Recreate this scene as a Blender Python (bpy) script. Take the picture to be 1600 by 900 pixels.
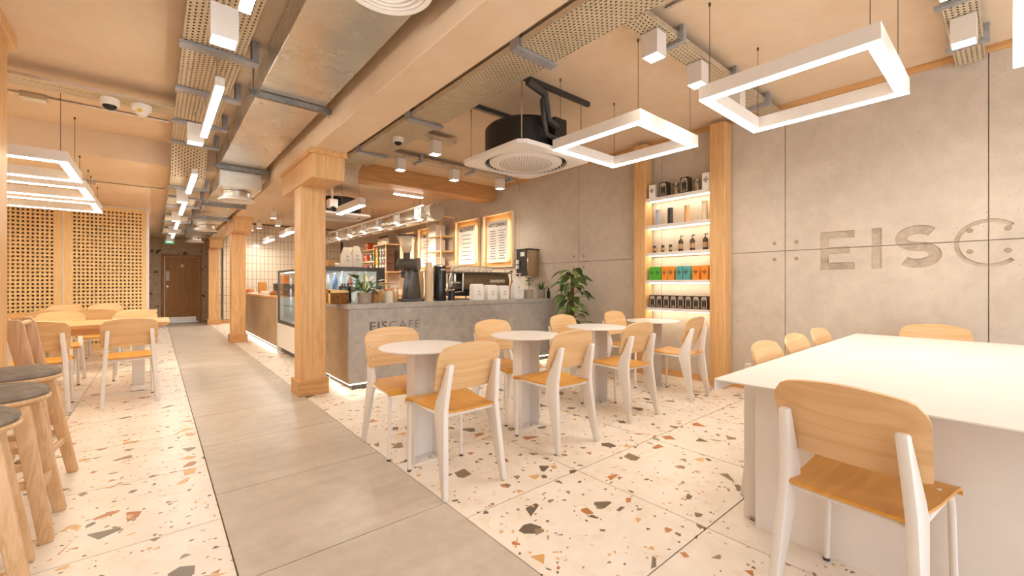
import bpy, bmesh, math, random
from mathutils import Vector, Matrix
random.seed(7)
R = math.radians
for o in list(bpy.data.objects):
    bpy.data.objects.remove(o)
SC = bpy.context.scene
COL = SC.collection

# ------------------------------------------------------------------ camera
F, CXP, CYP, EYE = 659.0, 800.0, 444.0, 1.16          # focal length and principal point in pixels of the 1600x900 frame
YAW = math.atan2(556.5, 659.0)
cam_d = bpy.data.cameras.new('camera')
cam_d.sensor_width = 36.0
cam_d.lens = F / 1600 * 36
cam_d.shift_y = -(450 - CYP) / 1600
cam_d.clip_start = 0.05
cam = bpy.data.objects.new('camera', cam_d)
COL.objects.link(cam)
cam.location = (0, 0, EYE)
cam.rotation_euler = (R(90), 0, -YAW)
SC.camera = cam

# ------------------------------------------------------------------ world, light through the shopfront, exposure
world = bpy.data.worlds.new('daylight')
SC.world = world
world.use_nodes = True
bg = world.node_tree.nodes['Background']
bg.inputs[0].default_value = (0.93, 0.95, 1.0, 1)
bg.inputs[1].default_value = 0.6
def area_light(name, loc, rot, sx, sy, power, col):
    d = bpy.data.lights.new(name, 'AREA'); d.shape = 'RECTANGLE'; d.size = sx; d.size_y = sy
    d.energy = power; d.color = col
    o = bpy.data.objects.new(name, d); COL.objects.link(o); o.location = loc; o.rotation_euler = rot
    return o
# daylight entering by the shopfront glazing behind the camera
area_light('shopfront_daylight', (1.2, -2.3, 1.5), (R(90), 0, 0), 7.0, 2.5, 55, (0.94, 0.97, 1.0))
SC.view_settings.view_transform = 'Standard'
SC.view_settings.look = 'None'
SC.view_settings.exposure = 1.03
SC.view_settings.gamma = 1.0
SC.view_settings.use_curve_mapping = False
SC.cycles.use_denoising = True
SC.cycles.max_bounces = 8
SC.cycles.diffuse_bounces = 5
SC.cycles.transparent_max_bounces = 12
SC.cycles.sample_clamp_indirect = 6.0
WARM = (1.0, 0.80, 0.58)

# ------------------------------------------------------------------ photo pixel -> point on a known plane
_ax = (math.sin(YAW), math.cos(YAW)); _rt = (math.cos(YAW), -math.sin(YAW))
def _ray(u, v):
    a = (u - CXP) / F
    return (_ax[0] + _rt[0]*a, _ax[1] + _rt[1]*a, (CYP - v) / F)
def atZ(u, v, z=0.0):
    d = _ray(u, v); t = (z - EYE) / d[2]; return Vector((d[0]*t, d[1]*t, z))
def atX(u, v, x):
    d = _ray(u, v); t = x / d[0]; return Vector((x, d[1]*t, EYE + d[2]*t))
def atY(u, v, y):
    d = _ray(u, v); t = y / d[1]; return Vector((d[0]*t, y, EYE + d[2]*t))

# ------------------------------------------------------------------ materials
def newmat(name):
    m = bpy.data.materials.new(name); m.use_nodes = True
    nt = m.node_tree; nt.nodes.clear()
    out = nt.nodes.new('ShaderNodeOutputMaterial'); b = nt.nodes.new('ShaderNodeBsdfPrincipled')
    nt.links.new(b.outputs[0], out.inputs[0])
    return m, nt, b, out
def c4(c): return (c[0], c[1], c[2], 1)
def hexc(h):
    h = h.lstrip('#'); r = []
    for i in (0, 2, 4):
        s = int(h[i:i+2], 16) / 255
        r.append(s/12.92 if s <= 0.04045 else ((s+0.055)/1.055)**2.4)
    return tuple(r)
def node(nt, typ, **kw):
    n = nt.nodes.new(typ)
    for k, v in kw.items():
        if k.startswith('i_'): n.inputs[int(k[2:])].default_value = v
        else: setattr(n, k, v)
    return n
def math_n(nt, op, a, b=None, c=None):
    n = nt.nodes.new('ShaderNodeMath'); n.operation = op
    for i, x in enumerate((a, b, c)):
        if x is None: continue
        if isinstance(x, (int, float)): n.inputs[i].default_value = x
        else: nt.links.new(x, n.inputs[i])
    return n.outputs[0]
def mixc(nt, fac, a, b, blend='MIX'):
    n = nt.nodes.new('ShaderNodeMix'); n.data_type = 'RGBA'; n.blend_type = blend
    ins = [n.inputs[0], n.inputs[6], n.inputs[7]]
    for s, x in zip(ins, (fac, a, b)):
        if isinstance(x, (int, float)): s.default_value = x
        elif isinstance(x, tuple): s.default_value = c4(x)
        else: nt.links.new(x, s)
    return n.outputs[2]
def coords(nt, scale=(1, 1, 1), rnd=0.0, kind='Object'):
    tc = nt.nodes.new('ShaderNodeTexCoord')
    mp = nt.nodes.new('ShaderNodeMapping'); mp.inputs['Scale'].default_value = scale
    src = tc.outputs['Object']
    if kind == 'World':
        src = nt.nodes.new('ShaderNodeNewGeometry').outputs['Position']
    if rnd:
        oi = nt.nodes.new('ShaderNodeObjectInfo')
        va = nt.nodes.new('ShaderNodeVectorMath'); va.operation = 'ADD'
        cb = nt.nodes.new('ShaderNodeCombineXYZ')
        for i, k in enumerate((1.0, 1.7, 2.3)):
            nt.links.new(math_n(nt, 'MULTIPLY', oi.outputs['Random'], rnd*k), cb.inputs[i])
        nt.links.new(src, va.inputs[0]); nt.links.new(cb.outputs[0], va.inputs[1]); src = va.outputs[0]
    nt.links.new(src, mp.inputs['Vector'])
    return mp.outputs[0]
def noise(nt, vec, scale, detail=4, rough=0.6, dist=0.0):
    n = nt.nodes.new('ShaderNodeTexNoise')
    n.inputs['Scale'].default_value = scale; n.inputs['Detail'].default_value = detail
    n.inputs['Roughness'].default_value = rough; n.inputs['Distortion'].default_value = dist
    nt.links.new(vec, n.inputs['Vector'])
    return n.outputs['Fac']
def ramp(nt, fac, stops):
    n = nt.nodes.new('ShaderNodeValToRGB'); e = n.color_ramp.elements
    while len(e) < len(stops): e.new(0.5)
    for el, (p, c) in zip(e, stops):
        el.position = p; el.color = c4(c) if isinstance(c, tuple) else (c, c, c, 1)
    nt.links.new(fac, n.inputs[0])
    return n.outputs[0]
def bump(nt, b, h, strength=0.2, dist=0.01):
    n = nt.nodes.new('ShaderNodeBump'); n.inputs['Strength'].default_value = strength; n.inputs['Distance'].default_value = dist
    nt.links.new(h, n.inputs['Height']); nt.links.new(n.outputs[0], b.inputs['Normal'])

MATS = {}
def plain(name, col, rough=0.5, metal=0.0, var=0.04, spec=0.5, emit=None, emit_s=0.0, alpha=1.0, trans=0.0, ior=1.45):
    """procedural single-colour material with a slight tonal variation"""
    if name in MATS: return MATS[name]
    if isinstance(col, str): col = hexc(col)
    m, nt, b, out = newmat(name)
    v = coords(nt); n = noise(nt, v, 14, 3)
    lo = tuple(max(0, c*(1-var)) for c in col); hi = tuple(min(1, c*(1+var)) for c in col)
    nt.links.new(ramp(nt, n, [(0.3, lo), (0.7, hi)]), b.inputs['Base Color'])
    b.inputs['Roughness'].default_value = rough; b.inputs['Metallic'].default_value = metal
    b.inputs['Specular IOR Level'].default_value = spec
    if trans: b.inputs['Transmission Weight'].default_value = trans; b.inputs['IOR'].default_value = ior
    if alpha < 1: b.inputs['Alpha'].default_value = alpha
    if emit:
        b.inputs['Emission Color'].default_value = c4(emit); b.inputs['Emission Strength'].default_value = emit_s
    MATS[name] = m
    return m
def wood(name, light, dark, axis=2, scale=1.0, rough=0.45, contrast=1.0, rnd=9.0):
    if name in MATS: return MATS[name]
    if isinstance(light, str): light = hexc(light)
    if isinstance(dark, str): dark = hexc(dark)
    m, nt, b, out = newmat(name)
    st = [9.0*scale]*3; st[axis] = 0.55*scale
    v = coords(nt, tuple(st), rnd)
    n1 = noise(nt, v, 1.2, 5, 0.55, 0.6)
    rings = math_n(nt, 'FRACT', math_n(nt, 'MULTIPLY', n1, 7.0))
    tri = math_n(nt, 'ABSOLUTE', math_n(nt, 'SUBTRACT', rings, 0.5))
    st2 = [70.0*scale]*3; st2[axis] = 2.0*scale
    n2 = noise(nt, coords(nt, tuple(st2), rnd), 1.0, 3, 0.6)
    f = math_n(nt, 'ADD', math_n(nt, 'MULTIPLY', tri, 0.9), math_n(nt, 'MULTIPLY', n2, 0.6))
    mid = tuple((a+c)/2 for a, c in zip(light, dark))
    nt.links.new(ramp(nt, f, [(0.15, dark), (0.42, mid), (0.75, light)]), b.inputs['Base Color'])
    b.inputs['Roughness'].default_value = rough
    bump(nt, b, n2, 0.06, 0.004)
    MATS[name] = m
    return m
def concrete(name, c1, c2, pit=0.0, rough=0.75, scale=1.0, kind='World', streak=None, bumps=0.15, spec=0.3):
    if name in MATS: return MATS[name]
    if isinstance(c1, str): c1 = hexc(c1)
    if isinstance(c2, str): c2 = hexc(c2)
    m, nt, b, out = newmat(name)
    v = coords(nt, (scale, scale, scale), 0, kind)
    n1 = noise(nt, v, 1.1, 6, 0.6, 0.4); n2 = noise(nt, v, 9, 5, 0.65)
    f = math_n(nt, 'ADD', math_n(nt, 'MULTIPLY', n1, 0.65), math_n(nt, 'MULTIPLY', n2, 0.35))
    col = ramp(nt, f, [(0.36, c2), (0.62, c1)])
    if streak:
        vs = coords(nt, streak, 5.0, kind); n3 = noise(nt, vs, 1.0, 5, 0.6, 0.3)
        col = mixc(nt, math_n(nt, 'MULTIPLY', ramp(nt, n3, [(0.45, 0.0), (0.75, 1.0)]), 0.30), col, tuple(c*0.62 for c in c2))
    h = n2
    if pit:
        vo = nt.nodes.new('ShaderNodeTexVoronoi'); vo.inputs['Scale'].default_value = 42
        nt.links.new(v, vo.inputs['Vector'])
        gate = ramp(nt, noise(nt, v, 2.3, 3), [(0.47, 0.0), (0.62, 1.0)])
        dots = math_n(nt, 'LESS_THAN', vo.outputs['Distance'], 0.17)
        sep = nt.nodes.new('ShaderNodeSeparateColor'); nt.links.new(vo.outputs['Color'], sep.inputs[0])
        pk = math_n(nt, 'LESS_THAN', sep.outputs[0], 0.45)
        pm = math_n(nt, 'MULTIPLY', math_n(nt, 'MULTIPLY', dots, pk), gate)
        col = mixc(nt, math_n(nt, 'MULTIPLY', pm, pit), col, tuple(c*0.35 for c in c2))
        h = math_n(nt, 'SUBTRACT', n2, pm)
    nt.links.new(col, b.inputs['Base Color'])
    b.inputs['Roughness'].default_value = rough; b.inputs['Specular IOR Level'].default_value = spec
    bump(nt, b, h, bumps, 0.006)
    MATS[name] = m
    return m
def terrazzo(name, plane='XY', base=('#ece2d6', '#e2d6c8'), k=1.0, big=True, rough=0.33):
    if name in MATS: return MATS[name]
    m, nt, b, out = newmat(name)
    src = coords(nt, (1, 1, 1), 31.0, 'Object')
    sp = nt.nodes.new('ShaderNodeSeparateXYZ'); nt.links.new(src, sp.inputs[0])
    cb = nt.nodes.new('ShaderNodeCombineXYZ')
    nt.links.new(sp.outputs['XYZ'.index(plane[0])], cb.inputs[0]); nt.links.new(sp.outputs['XYZ'.index(plane[1])], cb.inputs[1])
    v = cb.outputs[0]
    n0 = noise(nt, v, 5, 6, 0.65)
    col = ramp(nt, n0, [(0.35, hexc(base[1])), (0.65, hexc(base[0]))])
    # faint ghost chips, then three sizes of stone chips
    levels = [(13, 0.16, 0.16, 0.35, True), (9.0, 0.15, 0.17, 1.0, False), (21, 0.075, 0.17, 1.0, False), (48, 0.06, 0.17, 1.0, False)]
    for i, (sc, dens, thr, op, ghost) in enumerate(levels):
        offs = nt.nodes.new('ShaderNodeVectorMath'); offs.operation = 'ADD'; offs.inputs[1].default_value = (3.7*i, 1.9*i, 0)
        nt.links.new(v, offs.inputs[0])
        ve = nt.nodes.new('ShaderNodeTexVoronoi'); ve.voronoi_dimensions = '2D'; ve.feature = 'DISTANCE_TO_EDGE'
        vf = nt.nodes.new('ShaderNodeTexVoronoi'); vf.voronoi_dimensions = '2D'; vf.feature = 'F1'
        for x in (ve, vf):
            x.inputs['Scale'].default_value = sc*k; x.inputs['Randomness'].default_value = 1.0
            nt.links.new(offs.outputs[0], x.inputs['Vector'])
        sep = nt.nodes.new('ShaderNodeSeparateColor'); nt.links.new(vf.outputs['Color'], sep.inputs[0])
        pick = math_n(nt, 'LESS_THAN', sep.outputs[0], dens)
        t = math_n(nt, 'ADD', math_n(nt, 'MULTIPLY', sep.outputs[1], 0.12), thr)
        ins = math_n(nt, 'GREATER_THAN', ve.outputs['Distance'], t)
        mask = math_n(nt, 'MULTIPLY', math_n(nt, 'MULTIPLY', pick, ins), op)
        if ghost: chip = hexc('#dccab2')
        else:
            cc = ramp(nt, sep.outputs[2], [(0.0, hexc('#5f564c')), (0.36, hexc('#6e6254')), (0.37, hexc('#c79a63')), (0.62, hexc('#d3a877')), (0.63, hexc('#a4673a')), (0.78, hexc('#b5763f')), (0.79, hexc('#8b7a64')), (1.0, hexc('#7d6d59'))])
            vn = noise(nt, v, 38, 4, 0.7)
            chip = mixc(nt, math_n(nt, 'MULTIPLY', vn, 0.45), cc, hexc('#f0d2a4'), 'SOFT_LIGHT')
        col = mixc(nt, mask, col, chip)
    nt.links.new(col, b.inputs['Base Color'])
    b.inputs['Roughness'].default_value = rough
    MATS[name] = m
    return m
def galvanised(name, c1='#b9b2a6', c2='#8f8a82', rough=0.34, perf=None, metal=0.85):
    if name in MATS: return MATS[name]
    m, nt, b, out = newmat(name)
    v = coords(nt, (1, 1, 1), 4.0)
    n = noise(nt, v, 26, 4, 0.7); n2 = noise(nt, v, 2.5, 3)
    f = math_n(nt, 'ADD', math_n(nt, 'MULTIPLY', n, 0.5), math_n(nt, 'MULTIPLY', n2, 0.5))
    nt.links.new(ramp(nt, f, [(0.35, hexc(c2)), (0.65, hexc(c1))]), b.inputs['Base Color'])
    nt.links.new(ramp(nt, n2, [(0.3, rough*0.8), (0.7, rough*1.25)]), b.inputs['Roughness'])
    b.inputs['Metallic'].default_value = metal
    if perf:                                            # rows of short slots punched through the sheet
        ia, ib, pa, pb = perf                           # axes across/along, pitch across/along
        tc = nt.nodes.new('ShaderNodeTexCoord'); sp = nt.nodes.new('ShaderNodeSeparateXYZ'); nt.links.new(tc.outputs['Object'], sp.inputs[0])
        ca = math_n(nt, 'DIVIDE', sp.outputs[ia], pa)
        row = math_n(nt, 'FLOOR', ca)
        sh = math_n(nt, 'MULTIPLY', math_n(nt, 'FLOORED_MODULO', row, 2.0), 0.5)
        cbv = math_n(nt, 'ADD', math_n(nt, 'DIVIDE', sp.outputs[ib], pb), sh)
        fa = math_n(nt, 'ABSOLUTE', math_n(nt, 'SUBTRACT', math_n(nt, 'FRACT', ca), 0.5))
        fb = math_n(nt, 'ABSOLUTE', math_n(nt, 'SUBTRACT', math_n(nt, 'FRACT', cbv), 0.5))
        hole = math_n(nt, 'MULTIPLY', math_n(nt, 'LESS_THAN', fa, 0.19), math_n(nt, 'LESS_THAN', fb, 0.23))
        tr = nt.nodes.new('ShaderNodeBsdfTransparent'); mx = nt.nodes.new('ShaderNodeMixShader')
        nt.links.new(hole, mx.inputs[0]); nt.links.new(b.outputs[0], mx.inputs[1]); nt.links.new(tr.outputs[0], mx.inputs[2])
        nt.links.new(mx.outputs[0], out.inputs[0])
    MATS[name] = m
    return m
def glow(name, col, s):
    if name in MATS: return MATS[name]
    m, nt, b, out = newmat(name)
    e = nt.nodes.new('ShaderNodeEmission'); e.inputs[0].default_value = c4(col); e.inputs[1].default_value = s
    nt.links.new(e.outputs[0], out.inputs[0])
    MATS[name] = m
    return m
def glass(name, tint=(1, 1, 1), op=0.10, rough=0.03):
    """thin pane or thin glassware: mostly clear, with a glossy reflection"""
    if name in MATS: return MATS[name]
    m, nt, b, out = newmat(name)
    tr = nt.nodes.new('ShaderNodeBsdfTransparent'); tr.inputs[0].default_value = c4(tint)
    gl = nt.nodes.new('ShaderNodeBsdfGlossy'); gl.inputs[1].default_value = rough
    lw = nt.nodes.new('ShaderNodeLayerWeight'); lw.inputs[0].default_value = 0.5
    f = math_n(nt, 'ADD', math_n(nt, 'MULTIPLY', math_n(nt, 'POWER', lw.outputs['Facing'], 5.0), 0.5), op*0.6)
    mx = nt.nodes.new('ShaderNodeMixShader')
    nt.links.new(f, mx.inputs[0]); nt.links.new(tr.outputs[0], mx.inputs[1]); nt.links.new(gl.outputs[0], mx.inputs[2])
    nt.links.new(mx.outputs[0], out.inputs[0])
    MATS[name] = m
    return m

OAK = wood('oak', '#dcb07a', '#c7955c', 2, 0.9)
OAK_X = wood('oak_beam', '#cf9f68', '#b5814c', 0, 0.8)
OAK_Y = wood('oak_lengthwise', '#d9ab74', '#c18d55', 1, 0.9)
OAK_LAT = wood('oak_lattice', '#f3d39c', '#e8c184', 2, 1.2)
ASH = wood('ash_stool', '#dcb78c', '#c59c6e', 2, 1.2)
DOORW = wood('door_veneer', '#c08a48', '#a06f34', 2, 0.9)
PLY = wood('plywood_seat', '#dda24a', '#cc8f3c', 1, 0.5, 0.32)
PLYB = wood('plywood_back', '#dfb98a', '#d0a570', 0, 0.5, 0.36)
WHITE = plain('white_powder_coat', '#e6e0da', 0.38, 0.0, 0.015)
WHITE_M = plain('white_matt', '#f3eee6', 0.6, 0.0, 0.02)
BLACK = plain('black_plastic', '#1c1a18', 0.45, 0, 0.1)
DARK = plain('dark_grey_metal', '#4b4844', 0.38, 0.4, 0.06)
CHAR = plain('charcoal_paint', '#3a3836', 0.42, 0.1, 0.06)
STEEL = plain('brushed_steel', '#c9c4bb', 0.25, 0.95, 0.05)
PLASTER = concrete('plaster_ceiling', '#e6d0b6', '#ddc4a6', 0, 0.9, 0.8, bumps=0.03, spec=0.15)
PLASTER_W = concrete('plaster_wall', '#dec4a0', '#d1b48c', 0, 0.85, 0.8, bumps=0.05, spec=0.2)
CONC = concrete('cast_concrete', '#d2c6b7', '#bdb0a1', 0.75, 0.7, 1.0)
CONC_IN = concrete('bush_hammered_concrete', '#c2b3a1', '#9c8d7b', 0.9, 0.9, 3.0, bumps=0.5)
CONC_C = concrete('counter_concrete', '#bcb6af', '#98928b', 0.3, 0.5, 1.3, bumps=0.05)
CONC_PLUG = plain('plug_concrete', '#a48e78', 0.8, 0, 0.08)
TERR = terrazzo('terrazzo_tile')
TERR_W = terrazzo('terrazzo_wall', 'XZ', ('#d9c4a8', '#cdb798'), 0.8, rough=0.5)
WALK = concrete('concrete_look_tile', '#cabeb0', '#b3a697', 0, 0.36, 1.4, 'World', (1.2, 9.0, 1.0), 0.02, 0.45)
GROUT = plain('dark_grout', '#6d5138', 0.9)
GALV = galvanised('galvanised_sheet', '#ddd6ca', '#cbc4b8', 0.27, None, 0.75)
GALV_D = galvanised('galvanised_strut', '#9b9894', '#6f6d6a', 0.4)
STRAP = galvanised('steel_bracket', '#b3b4b8', '#989a9f', 0.5, None, 0.4)
PERF_Y = galvanised('perforated_tray_lengthwise', '#dccdb2', '#c6b698', 0.5, (0, 1, 0.027, 0.038), 0.25)
PERF_X = galvanised('perforated_tray_crosswise', '#dccdb2', '#c6b698', 0.5, (1, 0, 0.027, 0.038), 0.25)
PERF_V = galvanised('perforated_tray_drop', '#dccdb2', '#c6b698', 0.5, (0, 2, 0.027, 0.03), 0.25)
LED = glow('led_diffuser', (1.0, 0.94, 0.85), 10.0)
LED_B = glow('led_bar_diffuser', (1.0, 0.94, 0.85), 27.0)
LED_V = glow('led_servery_diffuser', (1.0, 0.93, 0.82), 46.0)
LED_T = glow('led_toe_kick', (1.0, 0.86, 0.66), 9.0)
LED_S = glow('led_strip', (1.0, 0.84, 0.62), 10.0)
LED_N = glow('led_downlight', (1.0, 0.90, 0.76), 20.0)
LED_C = glow('led_cool', (0.88, 0.96, 1.0), 16.0)
LED_W = glow('led_diffuser_warm', (1.0, 0.87, 0.62), 16.0)
GLASS = glass('clear_glass', (0.97, 0.98, 0.98), 0.05)
HOPPER = plain('hopper_plastic', '#f2e6d0', 0.15, alpha=0.42)
CUPG = plain('tumbler_glass', '#efe6d6', 0.1, alpha=0.35)
GLASS_T = glass('glassware', (0.95, 0.92, 0.86), 0.16)
FELT = concrete('grey_wool_felt', '#9d9184', '#7d7266', 0, 0.95, 14.0, 'Object', None, 0.5, 0.1)
LEAF = concrete('plant_leaf', '#5c7a35', '#2f4a1c', 0, 0.4, 9.0, 'Object', None, 0.1, 0.5)
LEAF_L = concrete('pale_leaf', '#8ea152', '#55752f', 0, 0.45, 9.0, 'Object', None, 0.1, 0.5)
STEMG = plain('plant_stem', '#6d5a35', 0.7)
SOIL = plain('soil', '#3a2a1c', 0.95, 0, 0.2)
POTG = plain('grey_ceramic', '#a99a8b', 0.6)

# ------------------------------------------------------------------ mesh building
class MB:
    def __init__(self): self.v = []; self.f = []; self.M = None
    def _add(self, vs, fs):
        n = len(self.v)
        for p in vs:
            p = Vector(p)
            self.v.append(self.M @ p if self.M else p)
        self.f += [tuple(i+n for i in f) for f in fs]
        return self
    def box(self, x0, x1, y0, y1, z0, z1):
        if x0 > x1: x0, x1 = x1, x0
        if y0 > y1: y0, y1 = y1, y0
        if z0 > z1: z0, z1 = z1, z0
        vs = [(x0,y0,z0),(x1,y0,z0),(x1,y1,z0),(x0,y1,z0),(x0,y0,z1),(x1,y0,z1),(x1,y1,z1),(x0,y1,z1)]
        return self._add(vs, [(0,3,2,1),(4,5,6,7),(0,1,5,4),(1,2,6,5),(2,3,7,6),(3,0,4,7)])
    def prism(self, poly, axis, a0, a1):
        """polygon in the plane across an axis (x: y,z / y: x,z / z: x,y), extruded from a0 to a1"""
        n = len(poly)
        def P(p, a): return (a,p[0],p[1]) if axis == 'x' else (p[0],a,p[1]) if axis == 'y' else (p[0],p[1],a)
        vs = [P(p, a0) for p in poly] + [P(p, a1) for p in poly]
        fs = [tuple(range(n)), tuple(range(2*n-1, n-1, -1))]
        fs += [(i, i+n, (i+1) % n + n, (i+1) % n) for i in range(n)]
        return self._add(vs, fs)
    def tube(self, pts, r, n=8, caps=True):
        pts = [Vector(p) for p in pts]; rs = r if isinstance(r, (list, tuple)) else [r]*len(pts)
        vs = []; ref = None
        for i, p in enumerate(pts):
            t = (pts[min(i+1, len(pts)-1)] - pts[max(i-1, 0)]).normalized()
            if ref is None: ref = Vector((0, 0, 1)) if abs(t.z) < 0.9 else Vector((1, 0, 0))
            a = t.cross(ref).normalized(); b_ = a.cross(t).normalized(); ref = b_
            for k in range(n):
                an = 2*math.pi*k/n; vs.append(p + (a*math.cos(an) + b_*math.sin(an))*rs[i])
        fs = []
        for i in range(len(pts)-1):
            for k in range(n):
                fs.append((i*n+k, i*n+(k+1) % n, (i+1)*n+(k+1) % n, (i+1)*n+k))
        if caps: fs += [tuple(range(n-1, -1, -1)), tuple((len(pts)-1)*n+k for k in range(n))]
        return self._add(vs, fs)
    def lathe(self, prof, n=24, c=(0, 0, 0), cap0=True, cap1=True, a0=0.0, a1=2*math.pi):
        vs = []; full = abs(a1-a0-2*math.pi) < 1e-6; m = n if full else n+1
        for r, z in prof:
            for k in range(m):
                an = a0 + (a1-a0)*k/n; vs.append((c[0]+r*math.cos(an), c[1]+r*math.sin(an), c[2]+z))
        fs = []
        for i in range(len(prof)-1):
            for k in range(n):
                k2 = (k+1) % m; fs.append((i*m+k, i*m+k2, (i+1)*m+k2, (i+1)*m+k))
        if cap0 and prof[0][0] > 1e-5: fs.append(tuple(range(m-1, -1, -1)))
        if cap1 and prof[-1][0] > 1e-5: fs.append(tuple((len(prof)-1)*m+k for k in range(m)))
        return self._add(vs, fs)
    def grid(self, nu, nv, fn):
        vs = [fn(i/nu, j/nv) for j in range(nv+1) for i in range(nu+1)]
        fs = [(j*(nu+1)+i, j*(nu+1)+i+1, (j+1)*(nu+1)+i+1, (j+1)*(nu+1)+i) for j in range(nv) for i in range(nu)]
        return self._add(vs, fs)
    def mesh(self, name, bevel=0.0, seg=1, smooth=35, solid=0.0, off=None):
        me = bpy.data.meshes.new(name)
        vs = [tuple(p - off) for p in self.v] if off else [tuple(p) for p in self.v]
        me.from_pydata(vs, [], self.f)
        bm = bmesh.new(); bm.from_mesh(me)
        bmesh.ops.remove_doubles(bm, verts=bm.verts, dist=1e-5)
        if solid: bmesh.ops.solidify(bm, geom=bm.faces[:], thickness=solid)
        bmesh.ops.recalc_face_normals(bm, faces=bm.faces)
        if bevel:
            es = [e for e in bm.edges if len(e.link_faces) == 2 and e.calc_face_angle(0) > R(28)]
            bmesh.ops.bevel(bm, geom=es, offset=bevel, segments=seg, affect='EDGES', profile=0.5, clamp_overlap=True)
        bm.to_mesh(me); bm.free()
        if smooth:
            me.shade_smooth(); me.set_sharp_from_angle(angle=R(smooth))
        return me
def wl(o):
    p = Vector((0, 0, 0))
    while o is not None: p += o.location; o = o.parent
    return p
def part(name, mb, mat, parent, **kw):
    """a mesh, given in world coordinates (or in the frame of an unplaced prototype), as a child of parent"""
    me = mb.mesh(name, off=wl(parent), **kw)
    me.materials.append(mat)
    o = bpy.data.objects.new(name, me); COL.objects.link(o); o.parent = parent
    return o
def tag(o, label, cat, group=None):
    o['label'] = label; o['category'] = cat
    if group: o['group'] = group
    return o
def solo(name, mb, mat, label=None, cat=None, group=None, kind=None, **kw):
    """a top-level single mesh with its origin at its base"""
    xs = [p.x for p in mb.v]; ys = [p.y for p in mb.v]; zs = [p.z for p in mb.v]
    c = Vector(((min(xs)+max(xs))/2, (min(ys)+max(ys))/2, min(zs)))
    me = mb.mesh(name, off=c, **kw); me.materials.append(mat)
    o = bpy.data.objects.new(name, me); COL.objects.link(o); o.location = c
    if label: tag(o, label, cat, group)
    if kind: o['kind'] = kind
    return o
def struct(name, mb, mat, label, cat, **kw): return solo(name, mb, mat, label, cat, None, 'structure', **kw)
def thing(name, label, cat, loc=(0, 0, 0), rotz=0.0, group=None, kind=None):
    o = bpy.data.objects.new(name, None); COL.objects.link(o)
    o.empty_display_size = 0.05
    o.location = loc; o.rotation_euler = (0, 0, rotz)
    tag(o, label, cat, group)
    if kind: o['kind'] = kind
    return o
def dup(root, loc, rotz, label):
    def cp(o, par):
        c = o.copy(); COL.objects.link(c); c.parent = par
        for ch in o.children: cp(ch, c)
        return c
    r = cp(root, None); r.location = loc; r.rotation_euler = (0, 0, rotz); r['label'] = label
    return r
def share(name, me, parent, loc, rot=(0, 0, 0), scale=None):
    """another object on already built mesh data, as a child of parent; loc in world coordinates"""
    o = bpy.data.objects.new(name, me); COL.objects.link(o); o.parent = parent
    o.location = Vector(loc) - wl(parent); o.rotation_euler = rot
    if scale: o.scale = scale
    return o
def textmesh(name, s, size, mat, parent, loc, rot, align='CENTER', extrude=0.0008, bold=0.0, spacing=1.0):
    cu = bpy.data.curves.new(name, 'FONT'); cu.body = s; cu.size = size; cu.align_x = align; cu.extrude = extrude; cu.offset = bold
    cu.space_character = spacing; cu.resolution_u = 3
    t = bpy.data.objects.new(name, cu); COL.objects.link(t)
    dg = bpy.context.evaluated_depsgraph_get()
    me = bpy.data.meshes.new_from_object(t.evaluated_get(dg)); me.name = name
    bpy.data.objects.remove(t)
    me.materials.clear(); me.materials.append(mat)
    o = bpy.data.objects.new(name, me); COL.objects.link(o); o.parent = parent
    o.location = Vector(loc) - wl(parent); o.rotation_euler = rot
    return o
# ================================================================== THE SETTING
WX, ZR, ZL, ZB = 5.0, 3.03, 2.83, 2.55                 # right wall plane, ceiling heights (right, left front, left rear)
BX0, BX1, BZ = 1.14, 1.44, 2.45                        # central beam
YS, YD, YT = 6.42, 16.4, 15.0                          # ceiling step, door wall, tiled wall
XL, YF, LYB = -3.4, -2.45, 10.45                                   # left wall, shopfront

# ---- floor: a slab with every tile laid on it
floor = struct('floor', MB().box(XL-0.15, WX+0.2, YF-0.2, YD+0.15, -0.12, -0.006), GROUT, 'tiled cafe floor of terrazzo with a grey concrete-look walkway', 'floor')
_tiles = {}
def tile(x0, x1, y0, y1, mat, name):
    g = 0.003; sx = round(x1-x0-2*g, 4); sy = round(y1-y0-2*g, 4)
    if sx < 0.02 or sy < 0.02: return
    key = (sx, sy, mat.name)
    if key not in _tiles:
        me = MB().box(-sx/2, sx/2, -sy/2, sy/2, -0.010, 0).mesh(name, smooth=0); me.materials.append(mat); _tiles[key] = me
    share(name, _tiles[key], floor, ((x0+x1)/2, (y0+y1)/2, 0))
WK0, WK1 = 0.25, 1.175
y = 1.937 - 0.885*5
while y < YD:
    tile(WK0, WK1, max(y, YF), min(y+0.885, YD), WALK, 'walkway_tile'); y += 0.885
xr = [WK1, 2.004, 2.845, 3.686, 4.527, WX]
y = 0.934 - 0.81*4
while y < YT:
    for a, b_ in zip(xr, xr[1:]):
        if y > 5.6 and a > 1.9: continue               # under the servery, out of sight
        tile(a, b_, y, min(y+0.81, YT), TERR, 'terrazzo_tile')
    y += 0.81
xl = [WK0, -0.58, -1.41, -2.24, -3.07, XL]
y = 2.525 - 0.81*6
while y < YD:
    for a, b_ in zip(xl, xl[1:]):
        tile(b_, a, max(y, YF), min(y+0.81, YD), TERR, 'terrazzo_tile')
    y += 0.81

# ---- right wall: cast concrete panels, four tie holes at each crossing, carved letters
wall_r = struct('wall_right', MB().box(WX+0.022, WX+0.2, YF, YT, 0, ZR+0.1), CONC_IN, 'cast concrete side wall with carved letters and panel joints', 'wall')
PJ0, PJ = 0.116, 1.402
ZJ = 1.506
yj = [PJ0 + PJ*k for k in range(-1, 12)]
yj = [YF] + [q for q in yj if YF < q < YT] + [YT]
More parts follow.
